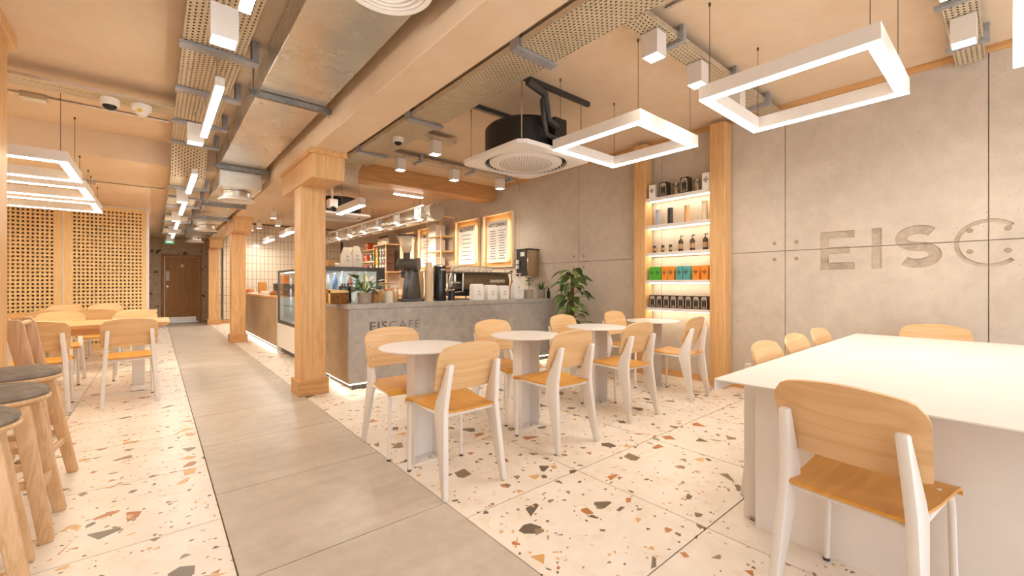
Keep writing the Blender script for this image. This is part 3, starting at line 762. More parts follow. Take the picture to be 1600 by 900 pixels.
# ---- round-flow ceiling air units
def air_unit(x0, y0, s, z, label, zc=ZR, full=True):
    cx, cy = x0+s/2, y0+s/2
    t = thing('ceiling_air_unit', label, 'air conditioner', (cx, cy, z), 0, 'round-flow ceiling air units')
    pl = bmesh.new()
    n = 48; mb = MB()
    outer = []; inner = []
    for k in range(n):
        an = 2*math.pi*(k+0.5)/n; c_, s_ = math.cos(an), math.sin(an)
        p = 16.0; rr = (abs(c_)**p+abs(s_)**p)**(-1/p)*s/2
        outer.append((cx+rr*c_, cy+rr*s_)); inner.append((cx+s*0.435*c_, cy+s*0.435*s_))
    vs = [(x, y, z+0.012) for x, y in outer] + [(x, y, z) for x, y in inner] + [(x, y, z+0.05) for x, y in outer] + [(x, y, z+0.05) for x, y in inner]
    fs = []
    for k in range(n):
        k2 = (k+1) % n
        fs += [(k, k2, n+k2, n+k), (2*n+k, 3*n+k, 3*n+k2, 2*n+k2), (k, 2*n+k, 2*n+k2, k2), (n+k, n+k2, 3*n+k2, 3*n+k)]
    mb._add(vs, fs); pl.free()
    part('fascia', mb, WHITE, t, smooth=30)
    part('air_slot', MB().lathe([(s*0.435, 0.02), (s*0.435, 0.05), (s*0.375, 0.06)], 48, (cx, cy, z), False, True), CHAR, t)
    part('centre_grille', MB().lathe([(0.001, 0.004), (s*0.365, 0.004), (s*0.385, 0.014), (s*0.385, 0.045)], 48, (cx, cy, z), False, False), WHITE, t)
    dots = MB()
    for i in range(9):
        rr = s*(0.03+0.030*i); m = max(6, int(2*math.pi*rr/0.026))
        for k in range(m):
            an = 2*math.pi*(k+0.5*(i % 2))/m; px, py = cx+rr*math.cos(an), cy+rr*math.sin(an)
            dots.box(px-0.005, px+0.005, py-0.005, py+0.005, z+0.0028, z+0.006)
    o = part('grille_holes', dots, CHAR, t, smooth=0); o['kind'] = 'stuff'
    part('body', MB().lathe([(s*0.43, 0.05), (s*0.43, 0.33), (s*0.40, 0.36)], 40, (cx, cy, z)), BLACK, t)
    if full:
        for dx in (-0.36, 0.36):
            for dy in (-0.34, 0.34):
                part('hanger_rod', MB().tube([(cx+dx*s*1.16, cy+dy*s*1.2, z+0.08), (cx+dx*s*1.16, cy+dy*s*1.2, zc-0.035)], 0.006, 6), STEEL, t)
        for dy in (-0.34, 0.34):
            part('strut', MB().box(cx-0.52, cx+0.52, cy+dy*s*1.2-0.02, cy+dy*s*1.2+0.02, zc-0.045, zc-0.002), CHAR, t)
        part('valve_block', MB().box(cx-0.07, cx+0.09, cy-s*0.50, cy-s*0.40, z+0.10, z+0.33), BLACK, t)
        part('refrigerant_pipe', MB().tube([(RX1+0.012, cy-0.52, RZ-0.03), (cx-0.36, cy-0.52, RZ-0.05), (cx-0.24, cy-0.52, RZ-0.08), (cx-0.2, cy-0.5, z+0.36), (cx-0.17, cy-0.49, z+0.27), (cx-0.04, cy-0.47, z+0.24)], 0.034, 10), CHAR, t)
        part('drain_pipe', MB().tube([(cx-0.25, cy-0.50, RZ-0.12), (cx-0.24, cy-0.51, z+0.24), (cx-0.18, cy-0.48, z+0.14), (cx, cy-0.47, z+0.12)], 0.024, 8), CHAR, t)
        part('junction_box', MB().box(cx+0.16, cx+0.27, cy-s*0.47, cy-s*0.42, z+0.07, z+0.19), DARK, t)
    return t
air_unit(2.405, 2.72, 0.96, 2.38, 'round-flow ceiling air unit with black body above the small tables')
air_unit(2.25, 7.95, 0.93, 2.44, 'second round-flow ceiling air unit, behind the nearest column', ZR, False)

# ---- dome cameras, conduits, exit sign
def dome(x, y, z, label, dark=True, r=0.06):
    t = thing('dome_camera', label, 'security camera', (x, y, z), 0, 'ceiling dome cameras')
    part('mount', MB().lathe([(r, 0.0), (r*1.02, -0.02), (r*0.97, -0.045), (r*0.80, -0.055)], 24, (x, y, z)), WHITE_M, t)
    pr = [(r*0.72*math.cos(R(a)), -0.052-r*0.62*math.sin(R(a))) for a in range(0, 91, 15)]
    part('dome', MB().lathe(pr, 20, (x, y, z), False, False), BLACK if dark else WHITE_M, t)
    return t
p = atZ(172, 163, TZ-0.03); dome(p.x, 4.84, TZ, 'dome camera with dark lens on the left cross tray', True, 0.065)
p = atZ(222, 180, TZ-0.03); t = dome(p.x, 4.84, TZ, 'white dome camera with a yellow label on the left cross tray', False, 0.07)
part('yellow_label', MB().box(p.x-0.025, p.x+0.005, 4.775, 4.785, TZ-0.075, TZ-0.05), plain('label_yellow', '#e8c02a', 0.5), t)
p = atZ(622, 222, RZ-0.05); dome(p.x, p.y, RZ, 'dome camera under the tray beside the central beam', True, 0.065)
def conduit(pts, label, r=0.011, box=None):
    t = thing('conduit', label, 'conduit', pts[0], 0, 'metal conduits on the ceiling')
    part('pipe', MB().tube(pts, r, 8), STEEL, t)
    if box: part('junction_box', MB().box(*box), STEEL, t, bevel=0.004)
conduit([(-1.0, 5.55, ZL-0.012), (0.1, 5.55, ZL-0.012)], 'conduit with a box on the ceiling behind the dome cameras', 0.011, (-0.90, -0.74, 5.50, 5.60, ZL-0.05, ZL))
conduit([(-0.85, 7.95, ZB-0.012), (0.1, 7.95, ZB-0.012)], 'conduit with a box on the lower ceiling near the lattice screen', 0.011, (-0.78, -0.62, 7.90, 8.0, ZB-0.05, ZB))
conduit([(2.62, 0.4, ZR-0.014), (2.62, 1.5, ZR-0.014)], 'conduit on the ceiling above the narrow cross tray', 0.014)
t = thing('exit_sign', 'small green and white exit sign hanging before the far door', 'exit sign', (0.29, 14.9, 2.27))
part('sign_body', MB().box(0.19, 0.39, 14.9, 14.93, 2.27, 2.36), glow('exit_green', (0.10, 0.45, 0.20), 0.5), t)
part('sign_top', MB().box(0.18, 0.40, 14.89, 14.94, 2.36, 2.42), WHITE_M, t)
part('stem', MB().tube([(0.29, 14.915, 2.42), (0.29, 14.915, ZB)], 0.008, 6), WHITE, t)

# ---- round spiral duct with track spotlights above the servery
t = thing('spiral_duct', 'round silver spiral duct above the menu boards', 'duct', (4.02, 9.3, 2.36))
part('duct_tube', MB().tube([(4.02, 6.95, 2.52), (4.02, 13.5, 2.52)], 0.16, 24), GALV, t)
part('end_cap', MB().tube([(4.02, 6.93, 2.52), (4.02, 6.95, 2.52)], 0.165, 24), GALV, t)
for k in range(8):
    part('seam_band', MB().tube([(4.02, 7.5+0.8*k, 2.52), (4.02, 7.53+0.8*k, 2.52)], 0.164, 20), GALV, t)
for yy in (7.6, 10.0, 12.6): part('strap_hanger', MB().tube([(4.02, yy, 2.67), (4.02, yy, ZR-0.002)], 0.006, 6), STEEL, t)
tr = thing('lighting_track', 'white track frame with spotlights along the round duct', 'track light', (3.78, 9.4, 2.33))
part('upper_rail', MB().box(3.765, 3.80, 7.0, 12.6, 2.60, 2.63), WHITE, tr)
part('lower_rail', MB().box(3.765, 3.80, 7.0, 12.6, 2.34, 2.37), WHITE, tr)
for k in range(6):
    yy = 7.15 + 0.9*k
    part('upright', MB().box(3.77, 3.795, yy-0.012, yy+0.012, 2.37, 2.60), WHITE, tr)
    s_ = part('spot_head', MB().tube([(3.74, yy+0.05, 2.56), (3.72, yy+0.02, 2.40)], 0.045, 14), WHITE, tr)
    ld = bpy.data.lights.new('spot_light', 'SPOT'); ld.energy = 100; ld.color = (1.0, 0.90, 0.74); ld.spot_size = R(75); ld.spot_blend = 0.7; ld.shadow_soft_size = 0.04
    lo = bpy.data.objects.new('spot_light', ld); COL.objects.link(lo); lo.parent = tr
    src = Vector((3.715, yy+0.015, 2.38)); lo.location = src - tr.location
    lo.rotation_euler = (Vector((4.98, yy-0.4, 1.75)) - src).to_track_quat('-Z', 'Y').to_euler()
    part('spot_lens', MB().tube([(3.7195, yy+0.0195, 2.396), (3.719, yy+0.019, 2.392)], 0.036, 12), LED_N, s_)
for yy in (7.4, 9.8, 12.2): part('suspension', MB().tube([(3.78, yy, 2.63), (3.78, yy, ZR)], 0.003, 5), STEEL, tr)
t = thing('hanging_speaker', 'small white box hanging on a pole beside the nearest column', 'speaker', (2.45, 7.36, 2.36))
p = atY(519, 330, 7.3)
part('pole', MB().tube([(p.x, 7.3, 2.56), (p.x, 7.3, ZR)], 0.018, 8), WHITE, t)
part('body', MB().box(p.x-0.07, p.x+0.07, 7.22, 7.38, 2.43, 2.57), WHITE_M, t, bevel=0.008)
part('lens', MB().tube([(p.x, 7.25, 2.42), (p.x, 7.20, 2.39)], 0.04, 12), BLACK, t)
# ================================================================== FURNITURE
# ---- dining chair: folded-steel rear legs, tube front legs, plywood seat and back; faces +y, origin between the rear feet
def make_chair():
    t = thing('dining_chair', 'x', 'chair', (0, 0, 0), 0, 'white steel and plywood dining chairs')
    for s in (-1, 1):
        mb = MB()
        prof = [(0.0, 0.0), (0.032, 0.0), (0.150, 0.40), (0.160, 0.44), (0.144, 0.50), (0.042, 0.722), (0.008, 0.722), (0.030, 0.60), (0.047, 0.47), (0.042, 0.40)]
        n = len(prof); vs = []
        for side in (-1, 1):
            for (y_, z_) in prof:
                xc = 0.200 - 0.042*(z_/0.722)
                vs.append((s*xc + side*0.0165, y_, z_))
        fs = [tuple(range(n)), tuple(range(2*n-1, n-1, -1))] + [(i, i+n, (i+1) % n+n, (i+1) % n) for i in range(n)]
        mb._add(vs, fs)
        part('rear_leg', mb, WHITE, t, bevel=0.008, seg=2, smooth=40)
        fl = part('front_leg', MB().tube([(s*0.176, 0.16, 0.432), (s*0.178, 0.40, 0.438), (s*0.180, 0.455, 0.425), (s*0.181, 0.468, 0.39), (s*0.190, 0.470, 0.0)], 0.0115, 10), WHITE, t)
        part('foot_cap', MB().tube([(s*0.190, 0.470, 0.012), (s*0.190, 0.470, 0.0)], 0.0128, 10), DARK, fl)
    part('seat_rail', MB().tube([(-0.18, 0.085, 0.432), (0.18, 0.085, 0.432)], 0.012, 8), WHITE, t)
    part('seat_rail', MB().tube([(-0.178, 0.43, 0.43), (0.178, 0.43, 0.43)], 0.011, 8), WHITE, t)
    # seat: dished sheet rolled down at the front edge
    ys = [0.055, 0.07, 0.12, 0.20, 0.28, 0.36, 0.42, 0.455, 0.482, 0.498, 0.504]
    zs = [0.455, 0.456, 0.452, 0.448, 0.449, 0.455, 0.461, 0.462, 0.456, 0.444, 0.428]
    def sf(u, v):
        f = v*(len(ys)-1); i = min(int(f), len(ys)-2); a = f-i
        y_ = ys[i]*(1-a)+ys[i+1]*a; z_ = zs[i]*(1-a)+zs[i+1]*a
        w = 0.168 + 0.036*min(1, (y_-0.055)/0.40)
        x_ = (u*2-1)
        return (x_*w, y_, z_ + 0.004*abs(x_)**2)
    seat = part('seat', MB().grid(8, 20, sf), PLY, t, solid=0.011, smooth=45)
    def bf(u, v):
        x_ = (u*2-1); ax = abs(x_)
        top = 0.832 - 0.030*ax**2 - 0.030*max(0, (ax-0.80)/0.20)**2.2
        bot = 0.558 + 0.006*max(0, (ax-0.85)/0.15)**2
        z_ = bot + (top-bot)*v
        w = 0.207 + 0.006*v - 0.006*max(0, (v-0.86)/0.14)**2 - 0.004*max(0, (0.08-v)/0.08)**2
        y_ = 0.098 - (z_-0.56)*0.30 + 0.022*(1-(1-ax**2))*1.0
        return (x_*w, y_ + 0.006, z_)
    back = part('backrest', MB().grid(18, 14, bf), PLYB, t, solid=0.012, smooth=45)
    for s in (-1, 1):
        for z_ in (0.615, 0.70):
            yb = 0.098-(z_-0.56)*0.30+0.022*(0.165/0.21)**2+0.006
            part('screw', MB().lathe([(0.007, 0.0), (0.005, 0.003), (0.0, 0.004)], 8).__class__().tube([(s*0.163, yb-0.008, z_), (s*0.163, yb+0.016, z_)], 0.0055, 8), WHITE, back)
        for y_ in (0.13, 0.39):
            part('screw', MB().tube([(s*0.165, y_, 0.445), (s*0.165, y_, 0.4635)], 0.006, 8), WHITE, seat)
    return t
chair = make_chair()
_first = [True]
def put_chair(x, y, rz, label):
    if _first[0]:
        _first[0] = False
        chair.location = (x, y, 0); chair.rotation_euler = (0, 0, rz); chair['label'] = label
        return chair
    return dup(chair, (x, y, 0), rz, label)
P_ = math.pi
put_chair(1.382, 1.937, R(-1), 'chair with its back to the camera at the first round table, nearest the walkway')
put_chair(2.288, 1.965, R(-1), 'chair with its back to the camera at the second round table')
put_chair(3.22, 2.03, R(-2), 'chair with its back to the camera at the third round table')
put_chair(4.22, 2.02, R(3), 'chair with its back to the camera at the fourth round table, beside the shelf post')
put_chair(1.375, 3.10, P_+R(-2), 'chair facing the camera at the first round table, below the counter lettering')
put_chair(2.36, 3.14, P_+R(2), 'chair facing the camera at the second round table')
put_chair(3.33, 3.17, P_+R(3), 'chair facing the camera at the third round table, before the tall plant')
put_chair(4.27, 3.19, P_+R(2), 'chair facing the camera at the fourth round table')
put_chair(1.668, 0.367, R(-96.5), 'large close-up chair with brown back at the end of the white communal table')
put_chair(2.665, 0.965, P_, 'first of three chairs in a row behind the white communal table, nearest the camera')
put_chair(3.22, 0.975, P_, 'middle of three chairs in a row behind the white communal table')
put_chair(3.77, 0.975, P_, 'last of three chairs in a row behind the white communal table')
put_chair(4.88, 0.40, R(90), 'chair with orange back at the wall end of the white communal table')
put_chair(-0.185, 5.44, R(4), 'chair with its back turned at the near left wooden table, beside the walkway')
put_chair(-0.80, 5.46, R(2), 'chair with its back turned at the near left wooden table, behind the high chair')
for u_, v_, yy, rz, lb in [(213, 485, 7.40, P_, 'chair facing the camera across the near left table, beside the walkway'), (96, 489, 7.40, P_, 'chair facing the camera across the near left table, away from the walkway'),
                     (152, 484, 7.78, 0, 'orange-backed chair at the rear left table, closer to the walkway'), (77, 487, 7.78, 0, 'orange-backed chair at the rear left table, farther from the walkway'),
                     (166, 476, 9.75, P_, 'chair facing the camera right before the lattice, closer to the walkway'), (103, 477, 9.75, P_, 'chair facing the camera right before the lattice, farther from the walkway')]:
    p = atY(u_, v_, yy)
    put_chair(p.x, yy, rz, lb)

# ---- small round tables
def round_table(x, y, label):
    t = thing('round_table', label, 'table', (x, y, 0), 0, 'small round white tables')
    part('table_top', MB().lathe([(0.0, 0.738), (0.286, 0.738), (0.29, 0.741), (0.29, 0.747), (0.287, 0.75), (0.0, 0.75)], 48, (x, y, 0)), WHITE, t)
    w, d = 0.098, 0.055
    pf = [(x-w, y-d), (x-w+0.006, y-d), (x-w+0.006, y+d-0.006), (x+w-0.006, y+d-0.006), (x+w-0.006, y-d), (x+w, y-d), (x+w, y+d), (x-w, y+d)]
    part('pedestal', MB().prism(pf, 'z', 0.008, 0.738), WHITE, t, smooth=0, bevel=0.0015)
    b_ = part('base_plate', MB().box(x-w, x+w, y-d-0.010, y+d, 0.0, 0.008), WHITE, t, smooth=0)
    part('bolt', MB().tube([(x+0.03, y-d+0.03, 0.008), (x+0.03, y-d+0.03, 0.018)], 0.010, 6), STEEL, b_)
round_table(1.362, 2.52, 'small round white table nearest the walkway')
round_table(2.305, 2.55, 'second small round white table from the walkway')
round_table(3.275, 2.60, 'third small round white table from the walkway')
round_table(4.30, 2.62, 'fourth small round white table, beside the wall shelves')

# ---- big communal table of folded white sheet
t = thing('communal_table', 'large white folded-sheet communal table below the carved letters', 'table', (3.15, 0.23, 0))
TY0, TY1 = -0.40, 0.83
part('table_top', MB().prism([(TY0, 0.715), (TY0+0.004, 0.715), (TY0+0.004, 0.746), (TY1-0.004, 0.746), (TY1-0.004, 0.70), (TY1, 0.70), (TY1, 0.752), (TY0, 0.752)], 'x', 1.845, 4.44), WHITE, t, smooth=0, bevel=0.001)
part('pedestal', MB().box(2.188, 2.20, TY0+0.05, 0.79, 0, 0.746).box(2.20, 4.05, 0.20, 0.212, 0, 0.746).box(4.04, 4.05, TY0+0.05, 0.79, 0, 0.746), WHITE, t, smooth=0, bevel=0.001)
part('pedestal_flange', MB().box(2.255, 2.265, 0.80, 0.865, 0, 0.70).box(2.265, 2.36, 0.80, 0.808, 0, 0.746), WHITE, t, smooth=0)
part('foot_pad', MB().tube([(2.26, 0.82, 0.0), (2.26, 0.82, 0.01)], 0.02, 10), STEEL, t)

# ---- left wooden tables
def wood_table(x0, x1, y0, y1, label):
    t = thing('wooden_table', label, 'table', ((x0+x1)/2, (y0+y1)/2, 0), 0, 'wooden tables on the left')
    z = 0.745
    part('table_top', MB().prism([(x0+0.03, z-0.035), (x1-0.03, z-0.035), (x1, z-0.008), (x1, z), (x0, z), (x0, z-0.008)], 'y', y0, y1), OAK_X, t, smooth=0)
    part('apron', MB().box(x0+0.15, x1-0.12, y0+0.06, y0+0.085, z-0.105, z-0.035).box(x0+0.15, x1-0.12, y1-0.085, y1-0.06, z-0.105, z-0.035), OAK_X, t)
    for xx in (x0+0.30, x1-0.27):
        l = part('leg_plate', MB().box(xx-0.055, xx+0.055, (y0+y1)/2-0.012, (y0+y1)/2+0.012, 0.012, z-0.035), WHITE, t, bevel=0.003)
        part('foot_bar', MB().box(xx-0.055, xx+0.055, y0+0.05, y1-0.05, 0, 0.012), WHITE, l)
    part('floor_bar', MB().box(x0+0.3, x1-0.10, y0+0.06, y0+0.10, 0.0, 0.012), WHITE, t)
    return t
wood_table(-1.75, 0.12, 6.0, 6.85, 'near left wooden table under the first ring light')
wood_table(-1.75, 0.02, 8.35, 9.15, 'rear left wooden table before the lattice screen')

# ---- counter stools with felt cushions
def make_stool():
    t = thing('counter_stool', 'x', 'stool', (0, 0, 0), 0, 'ash stools with round felt cushions')
    part('seat_disc', MB().lathe([(0.0, 0.615), (0.165, 0.615), (0.178, 0.622), (0.183, 0.632), (0.178, 0.640), (0.0, 0.640)], 36), ASH, t)
    pr = [(0.0, 0.640), (0.172, 0.640), (0.178, 0.652), (0.174, 0.668), (0.145, 0.684), (0.08, 0.692), (0.0, 0.694)]
    part('cushion', MB().lathe(pr, 36), FELT, t)
    for sx in (-1, 1):
        for sy in (-1, 1):
            a = Vector((sx*0.098, sy*0.098, 0.616)); b_ = Vector((sx*0.190, sy*0.175, 0.0))
            mb = MB(); w0, w1 = 0.030, 0.024
            vs = []
            for c, w in ((a, w0), (b_, w1)):
                for dx, dy in ((-1, -1), (1, -1), (1, 1), (-1, 1)):
                    vs.append((c.x+dx*w, c.y+dy*w*0.8, c.z))
            mb._add(vs, [(0, 1, 2, 3), (7, 6, 5, 4), (0, 4, 5, 1), (1, 5, 6, 2), (2, 6, 7, 3), (3, 7, 4, 0)])
            part('leg', mb, ASH, t, bevel=0.006, seg=2)
    for sx in (-1, 1):
        part('stretcher', MB().box(sx*0.157-0.011, sx*0.157+0.011, -0.145, 0.145, 0.20, 0.235), ASH, t, bevel=0.003)
    for sy in (-1, 1):
        part('stretcher', MB().box(-0.15, 0.15, sy*0.143-0.011, sy*0.143+0.011, 0.245, 0.28), ASH, t, bevel=0.003)
    return t
st = make_stool()
st.location = (-0.565, 2.975, 0); st['label'] = 'middle of three felt-cushioned ash stools at the left edge'
dup(st, (-0.575, 2.46, 0), R(8), 'front of three felt-cushioned ash stools at the left edge')
dup(st, (-0.60, 3.60, 0), R(-6), 'rear of three felt-cushioned ash stools, before the high chair')

# ---- wooden high chair
t = thing('high_chair', 'wooden high chair standing behind the stools', 'high chair', (-0.8, 5.0, 0))
ASHG = wood('grey_ash_board', '#c9a684', '#a98362', 2, 0.9)
for yy in (4.72, 5.10):
    for x_t, x_b in ((-0.80, -0.645), (-0.92, -1.10)):
        mb = MB(); w = 0.052
        pf = [(x_b-w*0.8, 0.0), (x_b+w*0.8, 0.0), (x_t+w*1.0, 0.86), (x_t+w*0.6, 0.895), (x_t-w*0.7, 0.90), (x_t-w, 0.87)]
        mb.prism(pf, 'y', yy, yy+0.032)
        o = part('side_board', mb, ASHG, t, bevel=0.006, seg=2)
    part('bolt', MB().tube([(-0.815, yy-0.004, 0.845), (-0.815, yy, 0.845)], 0.012, 10), STEEL, o)
for x_, z_ in ((-0.78, 0.86), (-0.70, 0.30), (-1.0, 0.32), (-0.90, 0.84)):
    part('dowel', MB().tube([(x_, 4.752, z_), (x_, 5.10, z_)], 0.017, 10), ASH, t)
part('seat_board', MB().box(-1.02, -0.72, 4.752, 5.10, 0.50, 0.518), ASHG, t, bevel=0.003)
part('strap', MB().tube([(-0.70, 4.80, 0.28), (-0.67, 4.78, 0.22), (-0.66, 4.80, 0.19)], 0.010, 6), BLACK, t)

# ---- wall shelves between two oak posts
sh = thing('shelf_unit', 'oak posts and lit white shelves on the concrete wall', 'shelving', (4.9, 2.62, 0))
part('post', MB().box(4.81, WX-0.024, 2.045, 2.215, 0, ZR-0.06), OAK, sh, bevel=0.004)
part('post', MB().box(4.81, WX-0.024, 3.04, 3.21, 0, ZR-0.06), OAK, sh, bevel=0.004)
SH = [2.256, 1.908, 1.56, 1.211, 0.865]
for z_ in SH:
    s_ = part('shelf', MB().box(4.825, WX-0.002, 2.217, 3.038, z_-0.036, z_), WHITE, sh, bevel=0.002)
    part('led_strip', MB().box(4.90, 4.93, 2.225, 3.03, z_-0.042, z_-0.036), LED_S, s_, smooth=0)

def carton(name, x, y, z, w, d, h, mat, label, group, panel=None, rot=0.0, motif=None):
    """upright box with printed front; front faces -x"""
    t = thing(name, label, 'box', (x, y, z), 0, group)
    part('carton', MB().box(x-d/2, x+d/2, y-w/2, y+w/2, z, z+h), mat, t, bevel=0.002)
    xf = x-d/2
    if panel == 'tea':
        pm = plain('carton_line', '#cdbfae', 0.6)
        e = 0.006
        part('printed_frame', MB().box(xf-0.0012, xf, y-w*0.40, y-w*0.40+e, z+h*0.08, z+h*0.82).box(xf-0.0012, xf, y+w*0.40-e, y+w*0.40, z+h*0.08, z+h*0.82).box(xf-0.0012, xf, y-w*0.40, y+w*0.40, z+h*0.08, z+h*0.08+e).box(xf-0.0012, xf, y-w*0.40, y+w*0.40, z+h*0.68, z+h*0.80), pm, t, smooth=0)
        part('printed_arch', MB().prism([(y-w*0.40, z+h*0.80), (y+w*0.40, z+h*0.80), (y+w*0.22, z+h*0.93), (y-w*0.22, z+h*0.93)], 'x', xf-0.0012, xf), pm, t, smooth=0)
        part('printed_title', MB().box(xf-0.0018, xf-0.001, y-w*0.30, y+w*0.30, z+h*0.72, z+h*0.77).box(xf-0.0018, xf-0.001, y-w*0.15, y+w*0.15, z+h*0.85, z+h*0.88), BLACK, t, smooth=0)
        part('printed_heart', MB().prism([(y, z+h*0.15), (y+w*0.09, z+h*0.22), (y, z+h*0.245), (y-w*0.09, z+h*0.22)], 'x', xf-0.0014, xf), plain('gold_print', '#d9a22e', 0.5), t, smooth=0)
    if panel == 'coffee':
        mb = MB()
        for k, (hw, zz) in enumerate(((0.10, 0.74), (0.30, 0.63), (0.33, 0.57), (0.26, 0.51), (0.12, 0.45), (0.07, 0.39))):
            mb.box(xf-0.0012, xf, y-w*hw, y+w*hw, z+h*zz-h*0.018, z+h*zz+h*0.018)
        part('printed_text', mb, motif or DARK, t, smooth=0)
    return t
g = 'black tea cartons on the lowest lit shelf'
TEA = plain('tea_carton', '#3b2f26', 0.5)
ordn = ['first', 'second', 'third', 'fourth', 'fifth', 'sixth', 'seventh', 'eighth']
for k in range(8):
    yy = 2.955 - k*0.0945
    carton('tea_carton', 4.885, yy, SH[4], 0.086, 0.09, 0.155, TEA, ordn[k]+' black tea carton from the left on the lowest lit shelf', g, 'tea')
cols = [('#4fb52f', 'bright green'), ('#4fb52f', 'bright green'), ('#e9932f', 'orange'), ('#e9932f', 'orange'), ('#57a5a0', 'teal'), ('#57a5a0', 'teal'), ('#e9932f', 'orange'), ('#e9932f', 'orange')]
lbs = ['left bright green coffee carton', 'right bright green coffee carton', 'orange coffee carton next to the green cartons', 'orange coffee carton next to the teal cartons, on their left', 'left teal coffee carton', 'right teal coffee carton', 'orange coffee carton just right of the teal cartons', 'orange coffee carton at the right end of its row']
for k, ((hc, nm), yy) in enumerate(zip(cols, (2.965, 2.885, 2.795, 2.71, 2.60, 2.512, 2.395, 2.29))):
    carton('coffee_carton', 4.885, yy, SH[3], 0.078, 0.08, 0.168, plain('carton_'+nm.replace(' ', '_'), hc, 0.5), lbs[k]+' on the fourth lit shelf', 'coloured coffee cartons', 'coffee')
BROWNB = plain('amber_bottle', '#3a2a1c', 0.25)
PAPER = plain('kraft_label', '#b08f63', 0.6)
for k, yy in enumerate((2.955, 2.84, 2.735)):
    t = thing('amber_jar', ('left', 'middle', 'right')[k]+' of three small dark cylindrical jars on the third lit shelf', 'jar', (4.89, yy, SH[2]), 0, 'small dark jars')
    part('body', MB().lathe([(0.0, 0), (0.020, 0), (0.020, 0.088), (0.017, 0.092), (0, 0.092)], 16, (4.89, yy, SH[2])), BROWNB, t)
    part('label_band', MB().lathe([(0.0205, 0.025), (0.0205, 0.06)], 16, (4.89, yy, SH[2]), False, False), PAPER, t)
for k, yy in enumerate((2.60, 2.455, 2.30)):
    z_ = SH[2]; c = (4.89, yy, z_)
    t = thing('pump_bottle', ('left', 'middle', 'right')[k]+' of three dark pump bottles on the third lit shelf', 'bottle', c, 0, 'dark pump bottles')
    part('body', MB().lathe([(0, 0), (0.028, 0), (0.029, 0.004), (0.029, 0.12), (0.022, 0.137), (0.012, 0.142), (0.012, 0.152), (0, 0.152)], 18, c), BROWNB, t)
    part('label_band', MB().lathe([(0.0295, 0.03), (0.0295, 0.09)], 18, c, False, False), PAPER, t)
    part('pump', MB().tube([(4.89, yy, z_+0.15), (4.89, yy, z_+0.185)], 0.005, 8).tube([(4.89, yy+0.006, z_+0.186), (4.875, yy-0.035, z_+0.182)], 0.006, 8), BLACK, t)
for nm, hc, yy, h in (('pale blue-grey', '#b9bac2', 2.90, 0.20), ('charcoal black', '#3a3733', 2.735, 0.20), ('peach', '#eab883', 2.52, 0.20), ('cream', '#f0e2c6', 2.305, 0.225)):
    c = (4.885, yy, SH[1])
    t = thing('steel_flask', nm+' slim flask on the second lit shelf', 'flask', c, 0, 'slim flasks')
    part('body', MB().lathe([(0, 0), (0.031, 0), (0.033, 0.003), (0.033, h-0.035), (0.0325, h-0.034)], 22, c), plain('flask_'+nm.split()[0], hc, 0.35), t)
    part('lid', MB().lathe([(0.0325, h-0.032), (0.033, h-0.03), (0.033, h-0.004), (0.030, h), (0, h)], 22, c), plain('flask_'+nm.split()[0], hc, 0.35), t)
z_ = SH[0]
g = 'cartons and jars on the top lit shelf'
carton('tea_carton', 4.875, 2.955, z_, 0.085, 0.10, 0.165, WHITE_M, 'white-fronted carton at the left end of the top lit shelf', g, 'coffee')
carton('tea_carton', 4.875, 2.80, z_, 0.095, 0.10, 0.175, TEA, 'black tea carton on the top lit shelf, left of a glass jar', g, 'tea')
carton('tea_carton', 4.875, 2.525, z_, 0.095, 0.10, 0.185, TEA, 'black tea carton in the middle of the top lit shelf between two glass jars', g, 'tea')
carton('tea_carton', 4.875, 2.265, z_, 0.085, 0.10, 0.185, WHITE_M, 'white-fronted carton at the right end of the top lit shelf', g, 'coffee')
for k, yy in enumerate((2.655, 2.395)):
    c = (4.875, yy, z_)
    t = thing('glass_jar', ('left', 'right')[k]+' glass jar with silver lid on the top lit shelf', 'jar', c, 0, 'lidded glass jars')
    part('body', MB().lathe([(0, 0), (0.040, 0), (0.043, 0.006), (0.043, 0.095), (0.036, 0.115), (0.036, 0.118)], 20, c, True, False), GLASS_T, t)
    part('contents', MB().lathe([(0, 0.004), (0.039, 0.004), (0.039, 0.05), (0, 0.055)], 18, c), plain('loose_tea', '#8c7350', 0.9, 0, 0.3), t)
    part('lid', MB().lathe([(0.039, 0.116), (0.039, 0.14), (0.036, 0.143), (0, 0.143)], 20, c), STEEL, t)

# ---- leafy plants
def leaf_mesh(name, L, W, droop, fold=0.25, mat=LEAF):
    def f(u, v):
        a = v; w = W*math.sin(math.pi*min(1, a**0.75))**0.8 if 0 < a < 1 else 0.0
        s = (u*2-1)
        return (s*w/2, a*L, -droop*L*a*a + fold*abs(s)*w/2)
    me = MB().grid(4, 8, f).mesh(name, smooth=60); me.materials.append(mat)
    return me
def put_leaves(t, c, specs, me_list, stem_r=0.004, stemmat=STEMG):
    for i, (base, d, roll, sc) in enumerate(specs):
        d = Vector(d).normalized()
        q = d.to_track_quat('Y', 'Z')
        o = share('leaf', me_list[i % len(me_list)], t, base, scale=(sc, sc, sc))
        o.rotation_euler = (q.to_matrix() @ Matrix.Rotation(roll, 3, 'Y')).to_euler()
